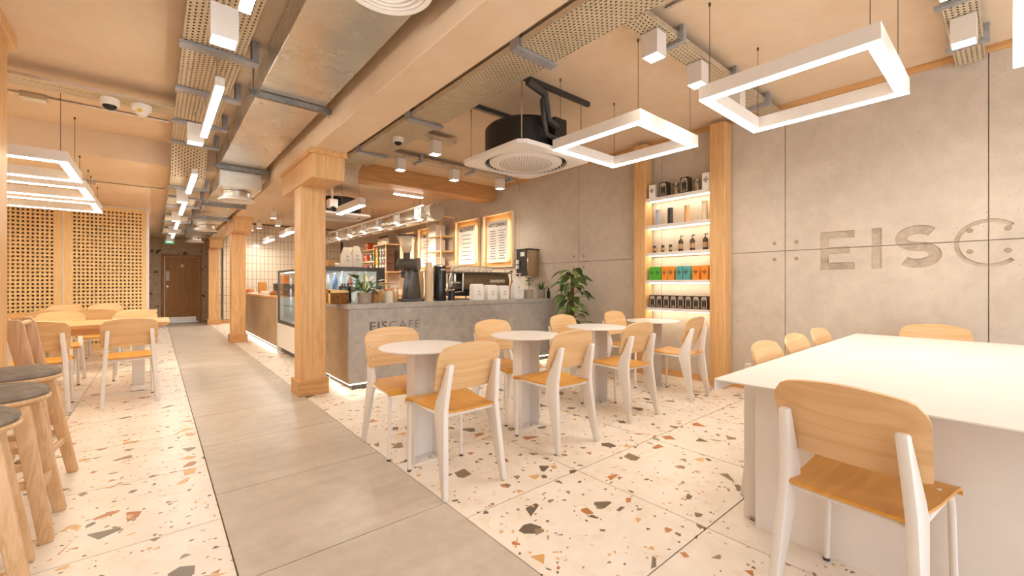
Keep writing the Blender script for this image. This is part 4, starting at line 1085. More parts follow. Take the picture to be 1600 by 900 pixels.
# tall climbing plant in a floor pot by the wall
px, py = 4.62, 4.12
t = thing('tall_potted_plant', 'tall leafy green plant by the concrete wall beside the counter end', 'plant', (px, py, 0))
part('pot', MB().lathe([(0, 0), (0.12, 0), (0.15, 0.26), (0.155, 0.27), (0.14, 0.27), (0.138, 0.25), (0, 0.25)], 24, (px, py, 0)), POTG, t)
part('moss_pole', MB().tube([(px, py, 0.25), (px+0.01, py, 1.30)], 0.025, 10), plain('coir', '#6b4a2a', 0.95, 0, 0.2), t)
rnd = random.Random(3)
sp = []; stems = MB()
for i in range(64):
    z_ = 0.52 + 0.86*(i/63)**0.9
    an = i*2.4 + rnd.uniform(-0.3, 0.3)
    rr = rnd.uniform(0.04, 0.15)*(1.25 if z_ < 1.2 else 0.8)
    b_ = Vector((px+rr*math.cos(an), py+rr*math.sin(an), z_ + rnd.uniform(-0.02, 0.04)))
    stems.tube([(px, py, z_-0.05), ((px+b_.x)/2, (py+b_.y)/2, z_+0.0), tuple(b_)], 0.004, 5)
    sp.append((tuple(b_), (math.cos(an), math.sin(an), rnd.uniform(-0.7, 0.15)), rnd.uniform(-0.5, 0.5), rnd.uniform(0.75, 1.25)))
part('stems', stems, STEMG, t)
put_leaves(t, (px, py), sp, [leaf_mesh('leaf', 0.17, 0.095, 0.30), leaf_mesh('leaf', 0.19, 0.10, 0.45), leaf_mesh('leaf', 0.16, 0.09, 0.25, 0.2, LEAF_L)])
# ================================================================== SERVERY
CT = 0.94
def cxu(u, y): return atY(u, 444, y).x
ct = thing('service_counter', 'grey concrete service counter with engraved lettering and glowing toe-kick', 'counter', (3.17, 4.98, 0))
part('front_panel', MB().box(1.59, 4.76, 4.61, 4.64, 0.075, 0.885), CONC_C, ct, smooth=0, bevel=0.002)
part('side_panel', MB().box(1.59, 1.62, 4.642, 5.46, 0.075, 0.885), concrete('counter_side_concrete', '#b39a7c', '#9a8164', 0.2, 0.5, 1.3, bumps=0.05), ct, smooth=0)
part('end_panel', MB().box(4.73, 4.76, 4.642, 5.40, 0.075, 0.885), CONC_C, ct, smooth=0)
part('worktop', MB().box(1.575, 4.775, 4.595, 5.46, 0.887, CT), CONC_C, ct, smooth=0, bevel=0.003)
k_ = part('toe_kick', MB().box(1.64, 4.70, 4.66, 5.40, 0.0, 0.075), CHAR, ct, smooth=0)
part('led_strip', MB().box(1.60, 4.72, 4.622, 4.634, 0.062, 0.074), LED_T, k_, smooth=0)
part('led_strip', MB().box(1.602, 1.614, 4.65, 5.44, 0.062, 0.074), LED_T, k_, smooth=0)
INK = plain('engraved_lettering', '#6a5f54', 0.8)
x0 = cxu(576.5, 4.61); x1 = cxu(656, 4.61)
tx = textmesh('lettering', 'EIS', 0.138, INK, ct, (x0, 4.6095, 0.640), (R(90), 0, 0), 'LEFT', 0.0006, 0.002, 1.15)
tx2 = textmesh('lettering', 'CAFE', 0.138, INK, ct, (x0, 4.6095, 0.640), (R(90), 0, 0), 'LEFT', 0.0006, -0.0025, 1.15)
bpy.context.view_layer.update()
wa, wb = max(v_.co.x for v_ in tx.data.vertices), max(v_.co.x for v_ in tx2.data.vertices)
sx = (x1-x0)/(wa+0.012+wb)
tx.scale = (sx, 1, 1); tx2.scale = (sx, 1, 1); tx2.location.x += (wa+0.012)*sx

pc = thing('pastry_counter', 'rear concrete counter section with pastries, left of the display fridge', 'counter', (1.95, 10.0, 0))
part('front_panel', MB().box(1.60, 1.63, 8.20, 11.8, 0.075, 0.90), concrete('counter_side_concrete', '#b39a7c', '#9a8164'), pc, smooth=0)
part('end_panel', MB().box(1.60, 2.35, 8.17, 8.197, 0.0, 0.93), WHITE, pc, smooth=0)
part('worktop', MB().box(1.585, 2.35, 8.20, 11.82, 0.905, 0.95), OAK_Y, pc, smooth=0, bevel=0.003)
k_ = part('toe_kick', MB().box(1.66, 2.30, 8.22, 11.75, 0.0, 0.075), CHAR, pc, smooth=0)
part('led_strip', MB().box(1.612, 1.626, 8.22, 11.75, 0.060, 0.074), LED_T, k_, smooth=0)
ws = thing('work_bench', 'white back bench under the menu boards', 'counter', (4.6, 9.0, 0))
part('cabinet', MB().box(4.35, 4.985, 5.9, 12.5, 0.0, 0.86), WHITE_M, ws, smooth=0)
part('worktop', MB().box(4.33, 4.985, 5.88, 12.52, 0.862, 0.90), OAK_Y, ws, smooth=0)

# ---- lit display fridge
fx0, fx1, fy0, fy1, fz0, fz1 = 1.60, 2.40, 5.55, 8.13, 0.50, 1.385
fg = thing('display_fridge', 'glass display fridge with black frame and white base behind the nearest column', 'fridge', (2.0, 6.84, 0))
part('base', MB().box(fx0, fx1, fy0, fy1, 0.10, fz0), WHITE, fg, smooth=0, bevel=0.003)
part('plinth', MB().box(fx0+0.06, fx1, fy0, fy1, 0.0, 0.098), DARK, fg, smooth=0)
FR = plain('fridge_frame', '#55504a', 0.4, 0.3)
for nm, b_ in [('frame_post', (fx0, fx0+0.03, fy0, fy0+0.03, fz0, fz1)), ('frame_post', (fx0, fx0+0.03, fy1-0.03, fy1, fz0, fz1)), ('frame_post', (fx1-0.11, fx1, fy0, fy0+0.03, fz0, fz1)), ('frame_post', (fx1-0.11, fx1, fy1-0.03, fy1, fz0, fz1)),
               ('frame_rail', (fx0, fx0+0.03, fy0+0.031, fy1-0.031, fz0, fz0+0.05)), ('frame_rail', (fx0, fx0+0.03, fy0+0.031, fy1-0.031, fz1-0.03, fz1)), ('frame_rail', (fx0+0.031, fx1-0.111, fy0, fy0+0.03, fz1-0.055, fz1)), ('frame_top', (fx0+0.031, fx1, fy0+0.031, fy1-0.031, fz1-0.02, fz1))]:
    part(nm, MB().box(*b_), FR, fg, smooth=0)
part('back_wall', MB().box(fx1-0.03, fx1, fy0+0.031, fy1-0.031, fz0, fz1-0.021), WHITE_M, fg, smooth=0)
part('glass_pane', MB().box(fx0+0.008, fx0+0.014, fy0+0.031, fy1-0.031, fz0+0.051, fz1-0.031), GLASS, fg, smooth=0)
part('glass_pane', MB().box(fx0+0.031, fx1-0.111, fy0+0.008, fy0+0.014, fz0, fz1-0.056), GLASS, fg, smooth=0)
part('glass_pane', MB().box(fx0+0.031, fx1-0.111, fy1-0.014, fy1-0.008, fz0, fz1-0.031), GLASS, fg, smooth=0)
for z_ in (0.80, 1.08):
    part('glass_shelf', MB().box(fx0+0.05, fx1-0.035, fy0+0.05, fy1-0.05, z_-0.008, z_), glass('shelf_glass', (0.9, 0.95, 0.95), 0.15), fg, smooth=0)
for z_ in (1.35,):
    part('led_tube', MB().box(fx0+0.10, fx0+0.14, fy0+0.06, fy1-0.06, z_, z_+0.008), LED_C, fg, smooth=0)
part('led_tube', MB().box(fx1-0.05, fx1-0.035, fy0+0.06, fy0+0.075, fz0+0.06, fz1-0.06), LED_C, fg, smooth=0)
rf = random.Random(11)
bcols = [('#4aa7a6', 'teal'), ('#d9cf7a', 'pale yellow'), ('#e3e4ea', 'white'), ('#6d86b0', 'blue'), ('#c9d8dc', 'clear'), ('#d9774a', 'orange')]
for zi, z_ in enumerate((0.80, 1.08)):
    for i in range(6):
        hc, nm = bcols[(i+zi*2) % 6]
        xx = 1.70 + 0.098*i; yy = 5.70 + 0.05*rf.random(); h = 0.20 + 0.03*(i % 3)
        c = (xx, yy, z_)
        t = thing('drink_bottle', f'{nm} bottle, {("first","second","third","fourth","fifth","sixth")[i]} from the left on the {("middle","upper")[zi]} fridge shelf', 'bottle', c, 0, 'bottles at the near end of the display fridge')
        part('body', MB().lathe([(0, 0), (0.033, 0), (0.034, 0.005), (0.034, h*0.62), (0.014, h*0.82), (0.014, h*0.92)], 16, c), plain('drink_'+nm.replace(' ', '_'), hc, 0.25), t)
        part('cap', MB().lathe([(0.016, h*0.92), (0.016, h), (0, h)], 12, c), WHITE_M, t)
for i in range(9):
    c = (1.80 + 0.12*(i % 3), 6.35 + 0.18*i, (0.805, 1.085, 0.55)[i % 3])
    t = thing('cake_tray', f'{("first","second","third","fourth","fifth","sixth","seventh","eighth","ninth")[i]} food tray from the column inside the display fridge', 'tray', c, 0, 'food trays inside the display fridge')
    part('tray', MB().box(c[0]-0.10, c[0]+0.10, c[1]-0.07, c[1]+0.07, c[2]-0.004, c[2]+0.012), WHITE_M, t)
    part('food', MB().lathe([(0.0, 0.05), (0.05, 0.045), (0.062, 0.025), (0.058, 0.012), (0, 0.012)], 14, c), plain(('cake_red', 'cake_cream', 'cake_brown')[i % 3], ('#a94a3a', '#ead9b8', '#7a4a2a')[i % 3], 0.6), t)

# ---- things on top of the fridge
CREAM = plain('cream_paper', '#f0e3cf', 0.7)
def coffee_bag(x, y, z, w, d, h, label, group, mat, rot=0.0, tall=False, txt=True):
    t = thing('coffee_bag', label, 'bag', (x, y, z), rot, group)
    hw, hd = w/2, d/2
    hb = h*(0.62 if tall else 0.93)
    mb = MB()
    rings = [(hw*0.97, hd*0.97, 0.0), (hw, hd, 0.01), (hw*1.01, hd*1.02, hb*0.5), (hw*0.98, hd*0.95, hb)]
    rings += [(hw*0.72, hd*0.35, h*0.86), (hw*0.60, hd*0.22, h*0.97), (hw*0.58, hd*0.16, h)] if tall else [(hw*0.92, hd*0.75, h*0.985), (hw*0.85, hd*0.6, h)]
    vs = []
    for a, b_, zz in rings: vs += [(-a, -b_, zz), (a, -b_, zz), (a, b_, zz), (-a, b_, zz)]
    fs = [(3, 2, 1, 0)]
    for i in range(len(rings)-1):
        for k in range(4): fs.append((i*4+k, i*4+(k+1) % 4, (i+1)*4+(k+1) % 4, (i+1)*4+k))
    n = len(rings)-1; fs.append((n*4, n*4+1, n*4+2, n*4+3))
    mb._add([Vector(v_) + Vector((x, y, z)) for v_ in vs], fs)
    part('bag', mb, mat, t, bevel=0.004, smooth=30)
    if txt:
        yf = y-hd*1.025
        part('printed_mark', MB().box(x-w*0.06, x-w*0.015, yf-0.0015, yf, z+h*0.50, z+h*0.60).box(x+w*0.02, x+w*0.12, yf-0.0015, yf, z+h*0.55, z+h*0.57), BLACK, t, smooth=0)
        part('printed_lines', MB().box(x-w*0.10, x+w*0.20, yf-0.0015, yf, z+h*0.375, z+h*0.395).box(x-w*0.10, x+w*0.12, yf-0.0015, yf, z+h*0.32, z+h*0.33), DARK, t, smooth=0)
    return t
g = 'cream coffee bags on the display fridge'
for i, u_ in enumerate((541, 549, 556.5, 563)):
    yy = 6.0 + 0.10*(i % 2)
    coffee_bag(cxu(u_, yy), yy + 0.2*(i == 3), fz1, 0.135 if i < 3 else 0.12, 0.09, 0.29+0.012*i, ('leftmost', 'second', 'third', 'rightmost')[i]+' cream coffee bag standing on the display fridge', g, CREAM, 0.0, True)
p = atY(515.5, 415, 6.2); solo('cardboard_box', MB().box(p.x-0.05, p.x+0.045, 6.12, 6.30, fz1, fz1+0.105), plain('kraft_card', '#c99a5e', 0.7), 'small brown cardboard box on the fridge next to the column', 'box', bevel=0.002)
p = atY(527, 415, 6.6); solo('white_tub', MB().box(p.x-0.09, p.x+0.09, 6.5, 6.72, fz1, fz1+0.09), WHITE_M, 'low white tub on the display fridge behind the cream bags', 'tub', bevel=0.01)

# ---- pastry counter items
def pcu(u, x=1.78): return atX(u, 444, x).y
KR = plain('kraft_paper', '#c8924f', 0.75)
PASTRY = concrete('baked_crust', '#c9873f', '#8f5525', 0, 0.7, 20, 'Object', None, 0.4)
y_ = pcu(404.5); coffee_bag(1.85, y_, 0.95, 0.16, 0.1, 0.26, 'kraft paper bag on the pastry counter', None, KR, 0, False, False)
y_ = pcu(419); y_ = 9.05; t = thing('glass_cake_case', 'low glass case on the pastry counter', 'display case', (1.95, y_, 0.95))
for nm, b_ in [('pane', (1.80, 1.804, y_-0.75, y_+0.5, 0.95, 1.16)), ('pane', (1.80, 2.2, y_-0.754, y_-0.75, 0.95, 1.16)), ('pane', (1.80, 2.2, y_-0.75, y_+0.5, 1.16, 1.166))]:
    part(nm, MB().box(*b_), glass('smoked_glass', (0.55, 0.5, 0.45), 0.12), t, smooth=0)
part('edge', MB().box(1.795, 1.80, y_-0.755, y_+0.5, 1.155, 1.17), CHAR, t)
y_ = pcu(430.5); solo('orange_box', MB().box(1.86, 2.0, y_-0.08, y_+0.1, 1.1665, 1.32), plain('orange_card', '#f08a25', 0.5), 'bright orange box on the glass cake case', 'box', bevel=0.002)
for i, u_ in enumerate((408, 412, 416, 420, 424)):
    y_ = pcu(u_, 1.68); solo('paper_cone', MB().tube([(1.66, y_, 0.956), (1.71, y_-0.05, 1.0)], [0.020, 0.030], 10), WHITE_M, ('first', 'second', 'third', 'fourth', 'fifth')[i]+' white paper cone from the left on the pastry counter edge', 'cone', 'white paper cones on the pastry counter')
def bun(x, y, z, s, label):
    pr = [(0.0, 0.0), (s*0.8, 0.0), (s, s*0.35), (s*0.8, s*0.8), (s*0.4, s*1.0), (0, s*1.05)]
    return solo('bread_bun', MB().lathe(pr, 16, (x, y, z)), PASTRY, label, 'bread', 'pastries on the pastry counter')
bun(1.70, pcu(428, 1.70), 0.951, 0.075, 'round brown bun beside the white paper cones')
bun(1.74, pcu(433, 1.74), 0.951, 0.06, 'small brown bun next to the display fridge')
bun(1.72, pcu(390.5, 1.72), 0.951, 0.10, 'large golden pastry beside the middle column')
y_ = pcu(398, 1.75); solo('serving_board', MB().box(1.66, 2.0, y_-0.28, y_+0.3, 0.951, 0.97), WHITE_M, 'white serving board on the pastry counter', 'board', bevel=0.003)

# ---- things on the service counter
def potplant(x, y, z, r, h, label, kind):
    t = thing('potted_plant', label, 'plant', (x, y, z), 0, 'small potted plants on the counter')
    part('pot', MB().lathe([(0, 0), (r*0.86, 0), (r*0.9, 0.003), (r*0.95, h*0.45), (r*0.93, h*0.47), (r, h), (r*0.9, h), (r*0.88, h*0.9), (0, h*0.9)], 24, (x, y, z)), POTG, t)
    part('soil', MB().lathe([(0, h*0.915), (r*0.87, h*0.905)], 18, (x, y, z), False, False), SOIL, t)
    rr = random.Random(int(x*100)); sp = []; stems = MB()
    if kind == 'lily':
        ms = [leaf_mesh('leaf', 0.15, 0.055, 0.35), leaf_mesh('leaf', 0.13, 0.06, 0.2, 0.2, LEAF_L), leaf_mesh('leaf', 0.17, 0.05, 0.5)]
        for i in range(34):
            an = i*2.4; up = rr.uniform(0.5, 2.2); L = rr.uniform(0.06, 0.22)
            if i < 12: L *= 0.3
            d_ = Vector((math.cos(an), math.sin(an), up)).normalized()
            b_ = Vector((x+0.02*math.cos(an), y+0.02*math.sin(an), z+h*0.9)); e_ = b_ + d_*L
            stems.tube([b_, (b_+e_)/2 + Vector((0, 0, 0.01)), e_], 0.0025, 5)
            sp.append((e_, (math.cos(an), math.sin(an), rr.uniform(-0.2, 0.9)), rr.uniform(-0.4, 0.4), rr.uniform(0.7, 1.15)))
        for i in range(5):
            an = 1.1*i + 0.6
            e_ = Vector((x+0.09*math.cos(an), y+0.09*math.sin(an), z+h+0.10+0.03*(i % 3)))
            stems.tube([(x, y, z+h*0.9), e_], 0.002, 5)
            o = share('flower', leaf_flower, t, e_); o.rotation_euler = (0.9, 0.2, an)
    elif kind == 'tree':
        ms = [leaf_mesh('leaf', 0.10, 0.065, 0.2), leaf_mesh('leaf', 0.09, 0.06, 0.3, 0.2, LEAF_L)]
        stems.tube([(x, y, z+h*0.9), (x+0.01, y, z+h+0.17)], 0.004, 6)
        for i in range(16):
            an = i*2.4; zz = z+h+0.05+0.13*(i/15)
            sp.append(((x+0.01, y, zz), (math.cos(an), math.sin(an), rr.uniform(0.0, 0.5)), rr.uniform(-0.3, 0.3), rr.uniform(0.7, 1.1)))
    else:
        ms = [leaf_mesh('leaf', 0.20, 0.024, 0.12, 0.5)]
        for i in range(15):
            an = i*2.4
            sp.append(((x+0.012*math.cos(an), y+0.012*math.sin(an), z+h*0.9), (math.cos(an), math.sin(an), rr.uniform(0.5, 2.6)), 0, rr.uniform(0.6, 1.1)))
    if stems.v: part('stems', stems, STEMG if kind == 'tree' else LEAF, t)
    put_leaves(t, (x, y), sp, ms)
    return t
leaf_flower = leaf_mesh('flower', 0.09, 0.05, 0.1, 0.3, plain('white_petal', '#f4efe2', 0.6))
potplant(cxu(569.5, 4.80), 4.80, CT, 0.080, 0.125, 'grey pot with a bushy white-flowered plant on the counter corner', 'lily')
potplant(cxu(826, 4.84), 4.84, CT, 0.072, 0.135, 'grey pot with a small broad-leaved plant at the right end of the counter', 'tree')
potplant(cxu(845.5, 4.84), 4.84, CT, 0.072, 0.135, 'grey pot with a spiky succulent at the right end of the counter', 'spiky')
x_ = cxu(857, 4.70); solo('dark_bottle', MB().lathe([(0, 0), (0.026, 0), (0.027, 0.10), (0.012, 0.135), (0.012, 0.165), (0, 0.165)], 16, (x_, 4.70, CT)), BLACK, 'small black bottle beside the spiky succulent', 'bottle')
WICK = concrete('seed_crust', '#a06a34', '#5f3a1a', 0, 0.85, 30, 'Object', None, 0.8)
x_ = cxu(527, 4.86); t = thing('wrapped_loaf', 'seeded brown loaf in a paper wrapper at the counter corner', 'bread', (x_, 4.88, CT))
part('loaf', MB().box(x_-0.095, x_+0.115, 4.80, 4.96, CT, CT+0.125), WICK, t, bevel=0.02, seg=3)
part('wrapper', MB().prism([(x_-0.115, CT+0.12), (x_+0.10, CT+0.126), (x_+0.095, CT+0.15), (x_-0.12, CT+0.165)], 'y', 4.79, 4.97).prism([(x_-0.12, CT+0.15), (x_-0.096, CT+0.15), (x_-0.094, CT), (x_-0.115, CT+0.02)], 'y', 4.79, 4.97), plain('yellow_paper', '#e8c27a', 0.6), t, smooth=0)
x_ = cxu(552.5, 4.78); t = thing('bottle_case', 'small dark case of bottles with glass front behind the flowering plant', 'case', (x_, 5.0, CT))
part('case', MB().box(x_-0.055, x_+0.06, 5.02, 5.12, CT, CT+0.20), BLACK, t, bevel=0.003)
part('front_glass', MB().box(x_-0.06, x_+0.065, 4.99, 4.994, CT, CT+0.21), GLASS, t, smooth=0)
for dx in (-0.03, 0.0, 0.032): part('bottle_neck', MB().tube([(x_+dx, 5.07, CT+0.2), (x_+dx, 5.07, CT+0.225)], 0.010, 8), CHAR, t)
def jar(u, y, r, h, body, lid, label, fill=None):
    x_ = cxu(u, y); c = (x_, y, CT)
    t = thing('storage_jar', label, 'jar', c, 0, 'jars on the service counter')
    part('body', MB().lathe([(0, 0), (r*0.95, 0), (r, 0.006), (r, h*0.8), (r*0.95, h*0.84)], 20, c, True, not fill), body, t)
    part('lid', MB().lathe([(r*1.0, h*0.84), (r*1.02, h*0.86), (r*1.0, h), (0, h)], 20, c), lid, t)
    if fill: part('contents', MB().lathe([(0, 0.006), (r*0.92, 0.006), (r*0.92, h*0.62), (0, h*0.66)], 16, c), fill, t)
jar(586, 4.92, 0.045, 0.155, plain('terracotta_jar', '#b07848', 0.5), CREAM, 'terracotta-brown jar with cream lid behind the flowering plant')
jar(607, 4.80, 0.052, 0.165, plain('paper_label', '#e5d9c4', 0.6), plain('orange_lid', '#e2a060', 0.5), 'pale jar with orange lid left of the coffee grinder')
jar(597, 5.0, 0.042, 0.24, GLASS_T, plain('cork', '#d8a870', 0.8), 'tall glass jar with cork lid left of the grinder', plain('pasta', '#e3c48a', 0.8))
jar(617, 5.02, 0.045, 0.21, GLASS_T, CREAM, 'tall glass jar with cream lid just left of the grinder', plain('biscuit', '#d9b27a', 0.8))

# coffee grinder
gy = 5.0; gx = cxu(641, gy)
t = thing('coffee_grinder', 'large grey coffee grinder with a clear bean hopper', 'coffee grinder', (gx, gy, CT))
GREY = plain('grinder_grey', '#57534e', 0.35, 0.3)
part('base', MB().box(gx-0.17, gx+0.15, gy-0.12, gy+0.12, CT+0.01, CT+0.035), GREY, t, bevel=0.006)
part('tower', MB().prism([(gx-0.085, CT+0.035), (gx+0.115, CT+0.035), (gx+0.072, CT+0.41), (gx-0.035, CT+0.41)], 'y', gy-0.085, gy+0.085), GREY, t, bevel=0.012, seg=2)
part('motor', MB().tube([(gx-0.14, gy+0.08, CT+0.47), (gx-0.11, gy+0.05, CT+0.47), (gx+0.035, gy-0.095, CT+0.47)], [0.055, 0.078, 0.080], 24), GREY, t)
part('motor_cap', MB().tube([(gx+0.036, gy-0.096, CT+0.47), (gx+0.060, gy-0.120, CT+0.47)], 0.088, 28), GREY, t)
part('hopper_neck', MB().lathe([(0.042, 0.535), (0.042, 0.61), (0.045, 0.62)], 20, (gx-0.05, gy, CT)), plain('brown_plastic', '#4b372c', 0.4), t)
part('hopper', MB().lathe([(0.040, 0.61), (0.05, 0.64), (0.125, 0.83)], 28, (gx-0.05, gy, CT), False, False), HOPPER, t)
part('beans', MB().lathe([(0.0, 0.62), (0.038, 0.62), (0.068, 0.71), (0.0, 0.715)], 20, (gx-0.05, gy, CT)), plain('pale_beans', '#d9bd92', 0.8), t)
part('hopper_lid', MB().lathe([(0.128, 0.825), (0.130, 0.83), (0.130, 0.85), (0.0, 0.855)], 28, (gx-0.05, gy, CT)), plain('brown_plastic', '#4b372c', 0.4), t)
part('spout', MB().tube([(gx-0.11, gy-0.02, CT+0.42), (gx-0.11, gy-0.02, CT+0.30)], 0.025, 12), plain('brown_plastic', '#4b372c', 0.4), t)
part('lever', MB().tube([(gx-0.10, gy-0.05, CT+0.365), (gx-0.21, gy-0.07, CT+0.35)], 0.006, 6), BLACK, t)
for dx in (-0.15, 0.13):
    part('foot', MB().tube([(gx+dx, gy-0.1, CT), (gx+dx, gy-0.1, CT+0.012)], 0.012, 8), BLACK, t)
def cupstack(u, y, r, h, mat, label):
    x_ = cxu(u, y); c = (x_, y, CT)
    t = thing('cup_stack', label, 'cups', c, 0, 'stacks of paper cups')
    part('cup', MB().lathe([(0, h), (r*0.72, h), (r*0.98, h-0.105), (r, h-0.108), (r, h-0.112)], 20, c), mat, t)
    n = int((h-0.11)/0.012); pr = []
    for i in range(n):
        zz = i*(h-0.112)/n; dz = (h-0.112)/n
        pr += [(r, zz), (r, zz+dz*0.55), (r*0.955, zz+dz*0.6), (r*0.955, zz+dz*0.98)]
    part('nested_rims', MB().lathe(pr, 20, c, True, True), mat, t)
cupstack(670, 4.84, 0.052, 0.50, plain('beige_cup', '#d9c0a0', 0.6), 'tall stack of beige paper cups beside the black urn')
cupstack(657, 5.20, 0.043, 0.40, plain('kraft_cup', '#cfa878', 0.7), 'shorter stack of kraft cups beside the grinder')
x_ = cxu(687, 4.90); t = thing('coffee_urn', 'tall black cylindrical coffee urn', 'urn', (x_, 4.90, CT))
part('body', MB().lathe([(0, 0), (0.083, 0), (0.085, 0.01), (0.085, 0.44), (0.08, 0.455)], 32, (x_, 4.90, CT)), plain('gloss_black', '#1b1a1a', 0.22), t)
part('lid', MB().lathe([(0.088, 0.452), (0.088, 0.466), (0.03, 0.482), (0, 0.482)], 32, (x_, 4.90, CT)), STEEL, t)
part('emblem', MB().prism([(x_+0.055, CT+0.115), (x_+0.078, CT+0.15), (x_+0.055, CT+0.185), (x_+0.032, CT+0.15)], 'y', 4.822, 4.835), STEEL, t, smooth=0)
part('badge', MB().box(x_-0.035, x_+0.035, 4.812, 4.82, CT+0.40, CT+0.422), STEEL, t, smooth=0)

# small grinder
x_ = cxu(705, 4.93); c = (x_, 4.93, CT)
t = thing('small_grinder', 'small black grinder with a glass hopper left of the espresso machine', 'coffee grinder', c)
part('body', MB().lathe([(0, 0), (0.050, 0), (0.045, 0.02), (0.045, 0.11), (0.036, 0.13)], 18, c), BLACK, t)
part('hopper', MB().lathe([(0.030, 0.13), (0.058, 0.16), (0.064, 0.20), (0.062, 0.26)], 20, c, False, False), GLASS_T, t)
part('collar', MB().lathe([(0.035, 0.122), (0.038, 0.135), (0.030, 0.142)], 18, c), STEEL, t)

# espresso machine (its back towards the room)
ey = 5.06; ex0, ex1 = cxu(701, ey), cxu(795, ey)
em = thing('espresso_machine', 'bronze-backed espresso machine with glasses stacked on top', 'espresso machine', ((ex0+ex1)/2, 5.28, CT))
BRZ = plain('bronze_panel', '#77674f', 0.25, 0.4, 0.1)
xa = ex0 + 0.24
def bp(u, v):
    x = xa + (ex1-0.02-xa)*u
    z = CT+0.14 + 0.235*v
    return (x, ey - 0.035*math.sin(math.pi*v) , z)
part('back_panel', MB().grid(10, 8, bp), BRZ, em, solid=0.01, smooth=50)
part('boiler_case', MB().box(xa+0.01, ex1-0.03, ey+0.015, ey+0.44, CT+0.14, CT+0.37), CHAR, em, bevel=0.01)
part('lower_case', MB().box(ex0+0.05, ex1-0.02, ey+0.03, ey+0.42, CT+0.05, CT+0.138), BLACK, em, bevel=0.01)
part('cup_tray', MB().box(ex0, ex1, ey-0.05, ey+0.46, CT+0.378, CT+0.40), plain('tray_metal', '#8a8070', 0.3, 0.8), em, bevel=0.006)
part('side_frame', MB().tube([(ex0+0.02, ey-0.03, CT+0.38), (ex0+0.0, ey-0.02, CT+0.28), (ex0+0.0, ey, CT+0.16), (ex0+0.05, ey+0.02, CT+0.10), (xa, ey, CT+0.12)], 0.012, 8), STEEL, em)
part('side_post', MB().tube([(xa-0.02, ey-0.03, CT+0.39), (xa-0.02, ey-0.02, CT+0.13)], 0.012, 8), STEEL, em)
part('side_shelf', MB().box(ex0+0.01, xa-0.03, ey, ey+0.3, CT+0.235, CT+0.25), STEEL, em)
part('cup_rail', MB().tube([(ex0+0.06, ey, CT+0.40), (ex0+0.10, ey, CT+0.45), (ex0+0.2, ey, CT+0.475), (ex1-0.12, ey, CT+0.475), (ex1-0.05, ey, CT+0.40)], 0.005, 6), STEEL, em)
for dx in (0.10, 0.30, 0.88):
    part('machine_foot', MB().tube([(ex0+dx*(ex1-ex0)/1.0, ey+0.06, CT), (ex0+dx*(ex1-ex0), ey+0.06, CT+0.06)], 0.013, 8), STEEL, em)
textmesh('brand_lettering', 'SANREMO', 0.062, plain('cream_print', '#e8dcc2', 0.5), em, (xa+(ex1-xa)*0.70, ey-0.0375, CT+0.245), (R(90), 0, 0), 'CENTER', 0.0006, 0.001)
for i in range(9):
    for j in range(2):
        xx = ex0 + 0.16 + 0.078*i; yy = ey + 0.06 + 0.10*j; c = (xx, yy, CT+0.402)
        solo('drinking_glass', MB().lathe([(0.022, 0), (0.024, 0.002), (0.030, 0.085), (0.028, 0.085), (0.021, 0.006), (0.0, 0.006)], 14, c, True, False), CUPG,
             f'upturned drinking glass on the espresso machine, {("front","back")[j]} row, {("first","second","third","fourth","fifth","sixth","seventh","eighth","ninth")[i]} from the left', 'glass', 'glasses on the espresso machine')
x_ = cxu(713, 5.15); solo('milk_jug', MB().lathe([(0, 0), (0.05, 0), (0.052, 0.01), (0.048, 0.08), (0.052, 0.12), (0.049, 0.12), (0.045, 0.08), (0.048, 0.012), (0, 0.012)], 20, (x_, 5.2, CT+0.251)), STEEL, 'steel milk jug on the side shelf of the espresso machine', 'jug')

# white coffee bags
g = 'white coffee bags in front of the espresso machine'
for i, (u_, w) in enumerate(((745, 0.185), (766.5, 0.165), (785.5, 0.160))):
    coffee_bag(cxu(u_, 4.80), 4.80, CT, w, 0.10, (0.222, 0.21, 0.20)[i], ('left', 'middle', 'right')[i]+' of three folded white coffee bags in front of the espresso machine', g, WHITE_M, R(2-2*i))
coffee_bag(cxu(807.5, 4.80), 4.80, CT, 0.165, 0.11, 0.31, 'tall white coffee bag with a pinched top at the right of the row', g, WHITE_M, 0, True)
x_ = cxu(808, 5.05); t = thing('dripper_stand', 'white pour-over stand behind the tall coffee bag', 'stand', (x_, 5.05, CT))
part('frame', MB().box(x_-0.065, x_+0.065, 5.02, 5.08, CT+0.38, CT+0.392).box(x_-0.06, x_-0.048, 5.04, 5.06, CT, CT+0.38).box(x_+0.048, x_+0.06, 5.04, 5.06, CT, CT+0.38), WHITE, t, smooth=0)
part('foot', MB().box(x_-0.07, x_+0.07, 5.0, 5.1, CT, CT+0.012), OAK_X, t)
x_ = cxu(799, 5.0); t = thing('syrup_bottle', 'amber syrup bottle with pump right of the espresso machine', 'bottle', (x_, 4.99, CT))
part('body', MB().lathe([(0, 0), (0.033, 0), (0.034, 0.19), (0.014, 0.25), (0.014, 0.28)], 16, (x_, 4.99, CT)), plain('amber_syrup', '#c97f1e', 0.25), t)
part('pump', MB().tube([(x_, 4.99, CT+0.28), (x_, 4.99, CT+0.42)], 0.006, 6).tube([(x_+0.01, 4.99, CT+0.42), (x_-0.05, 4.98, CT+0.41)], 0.009, 6), BLACK, t)

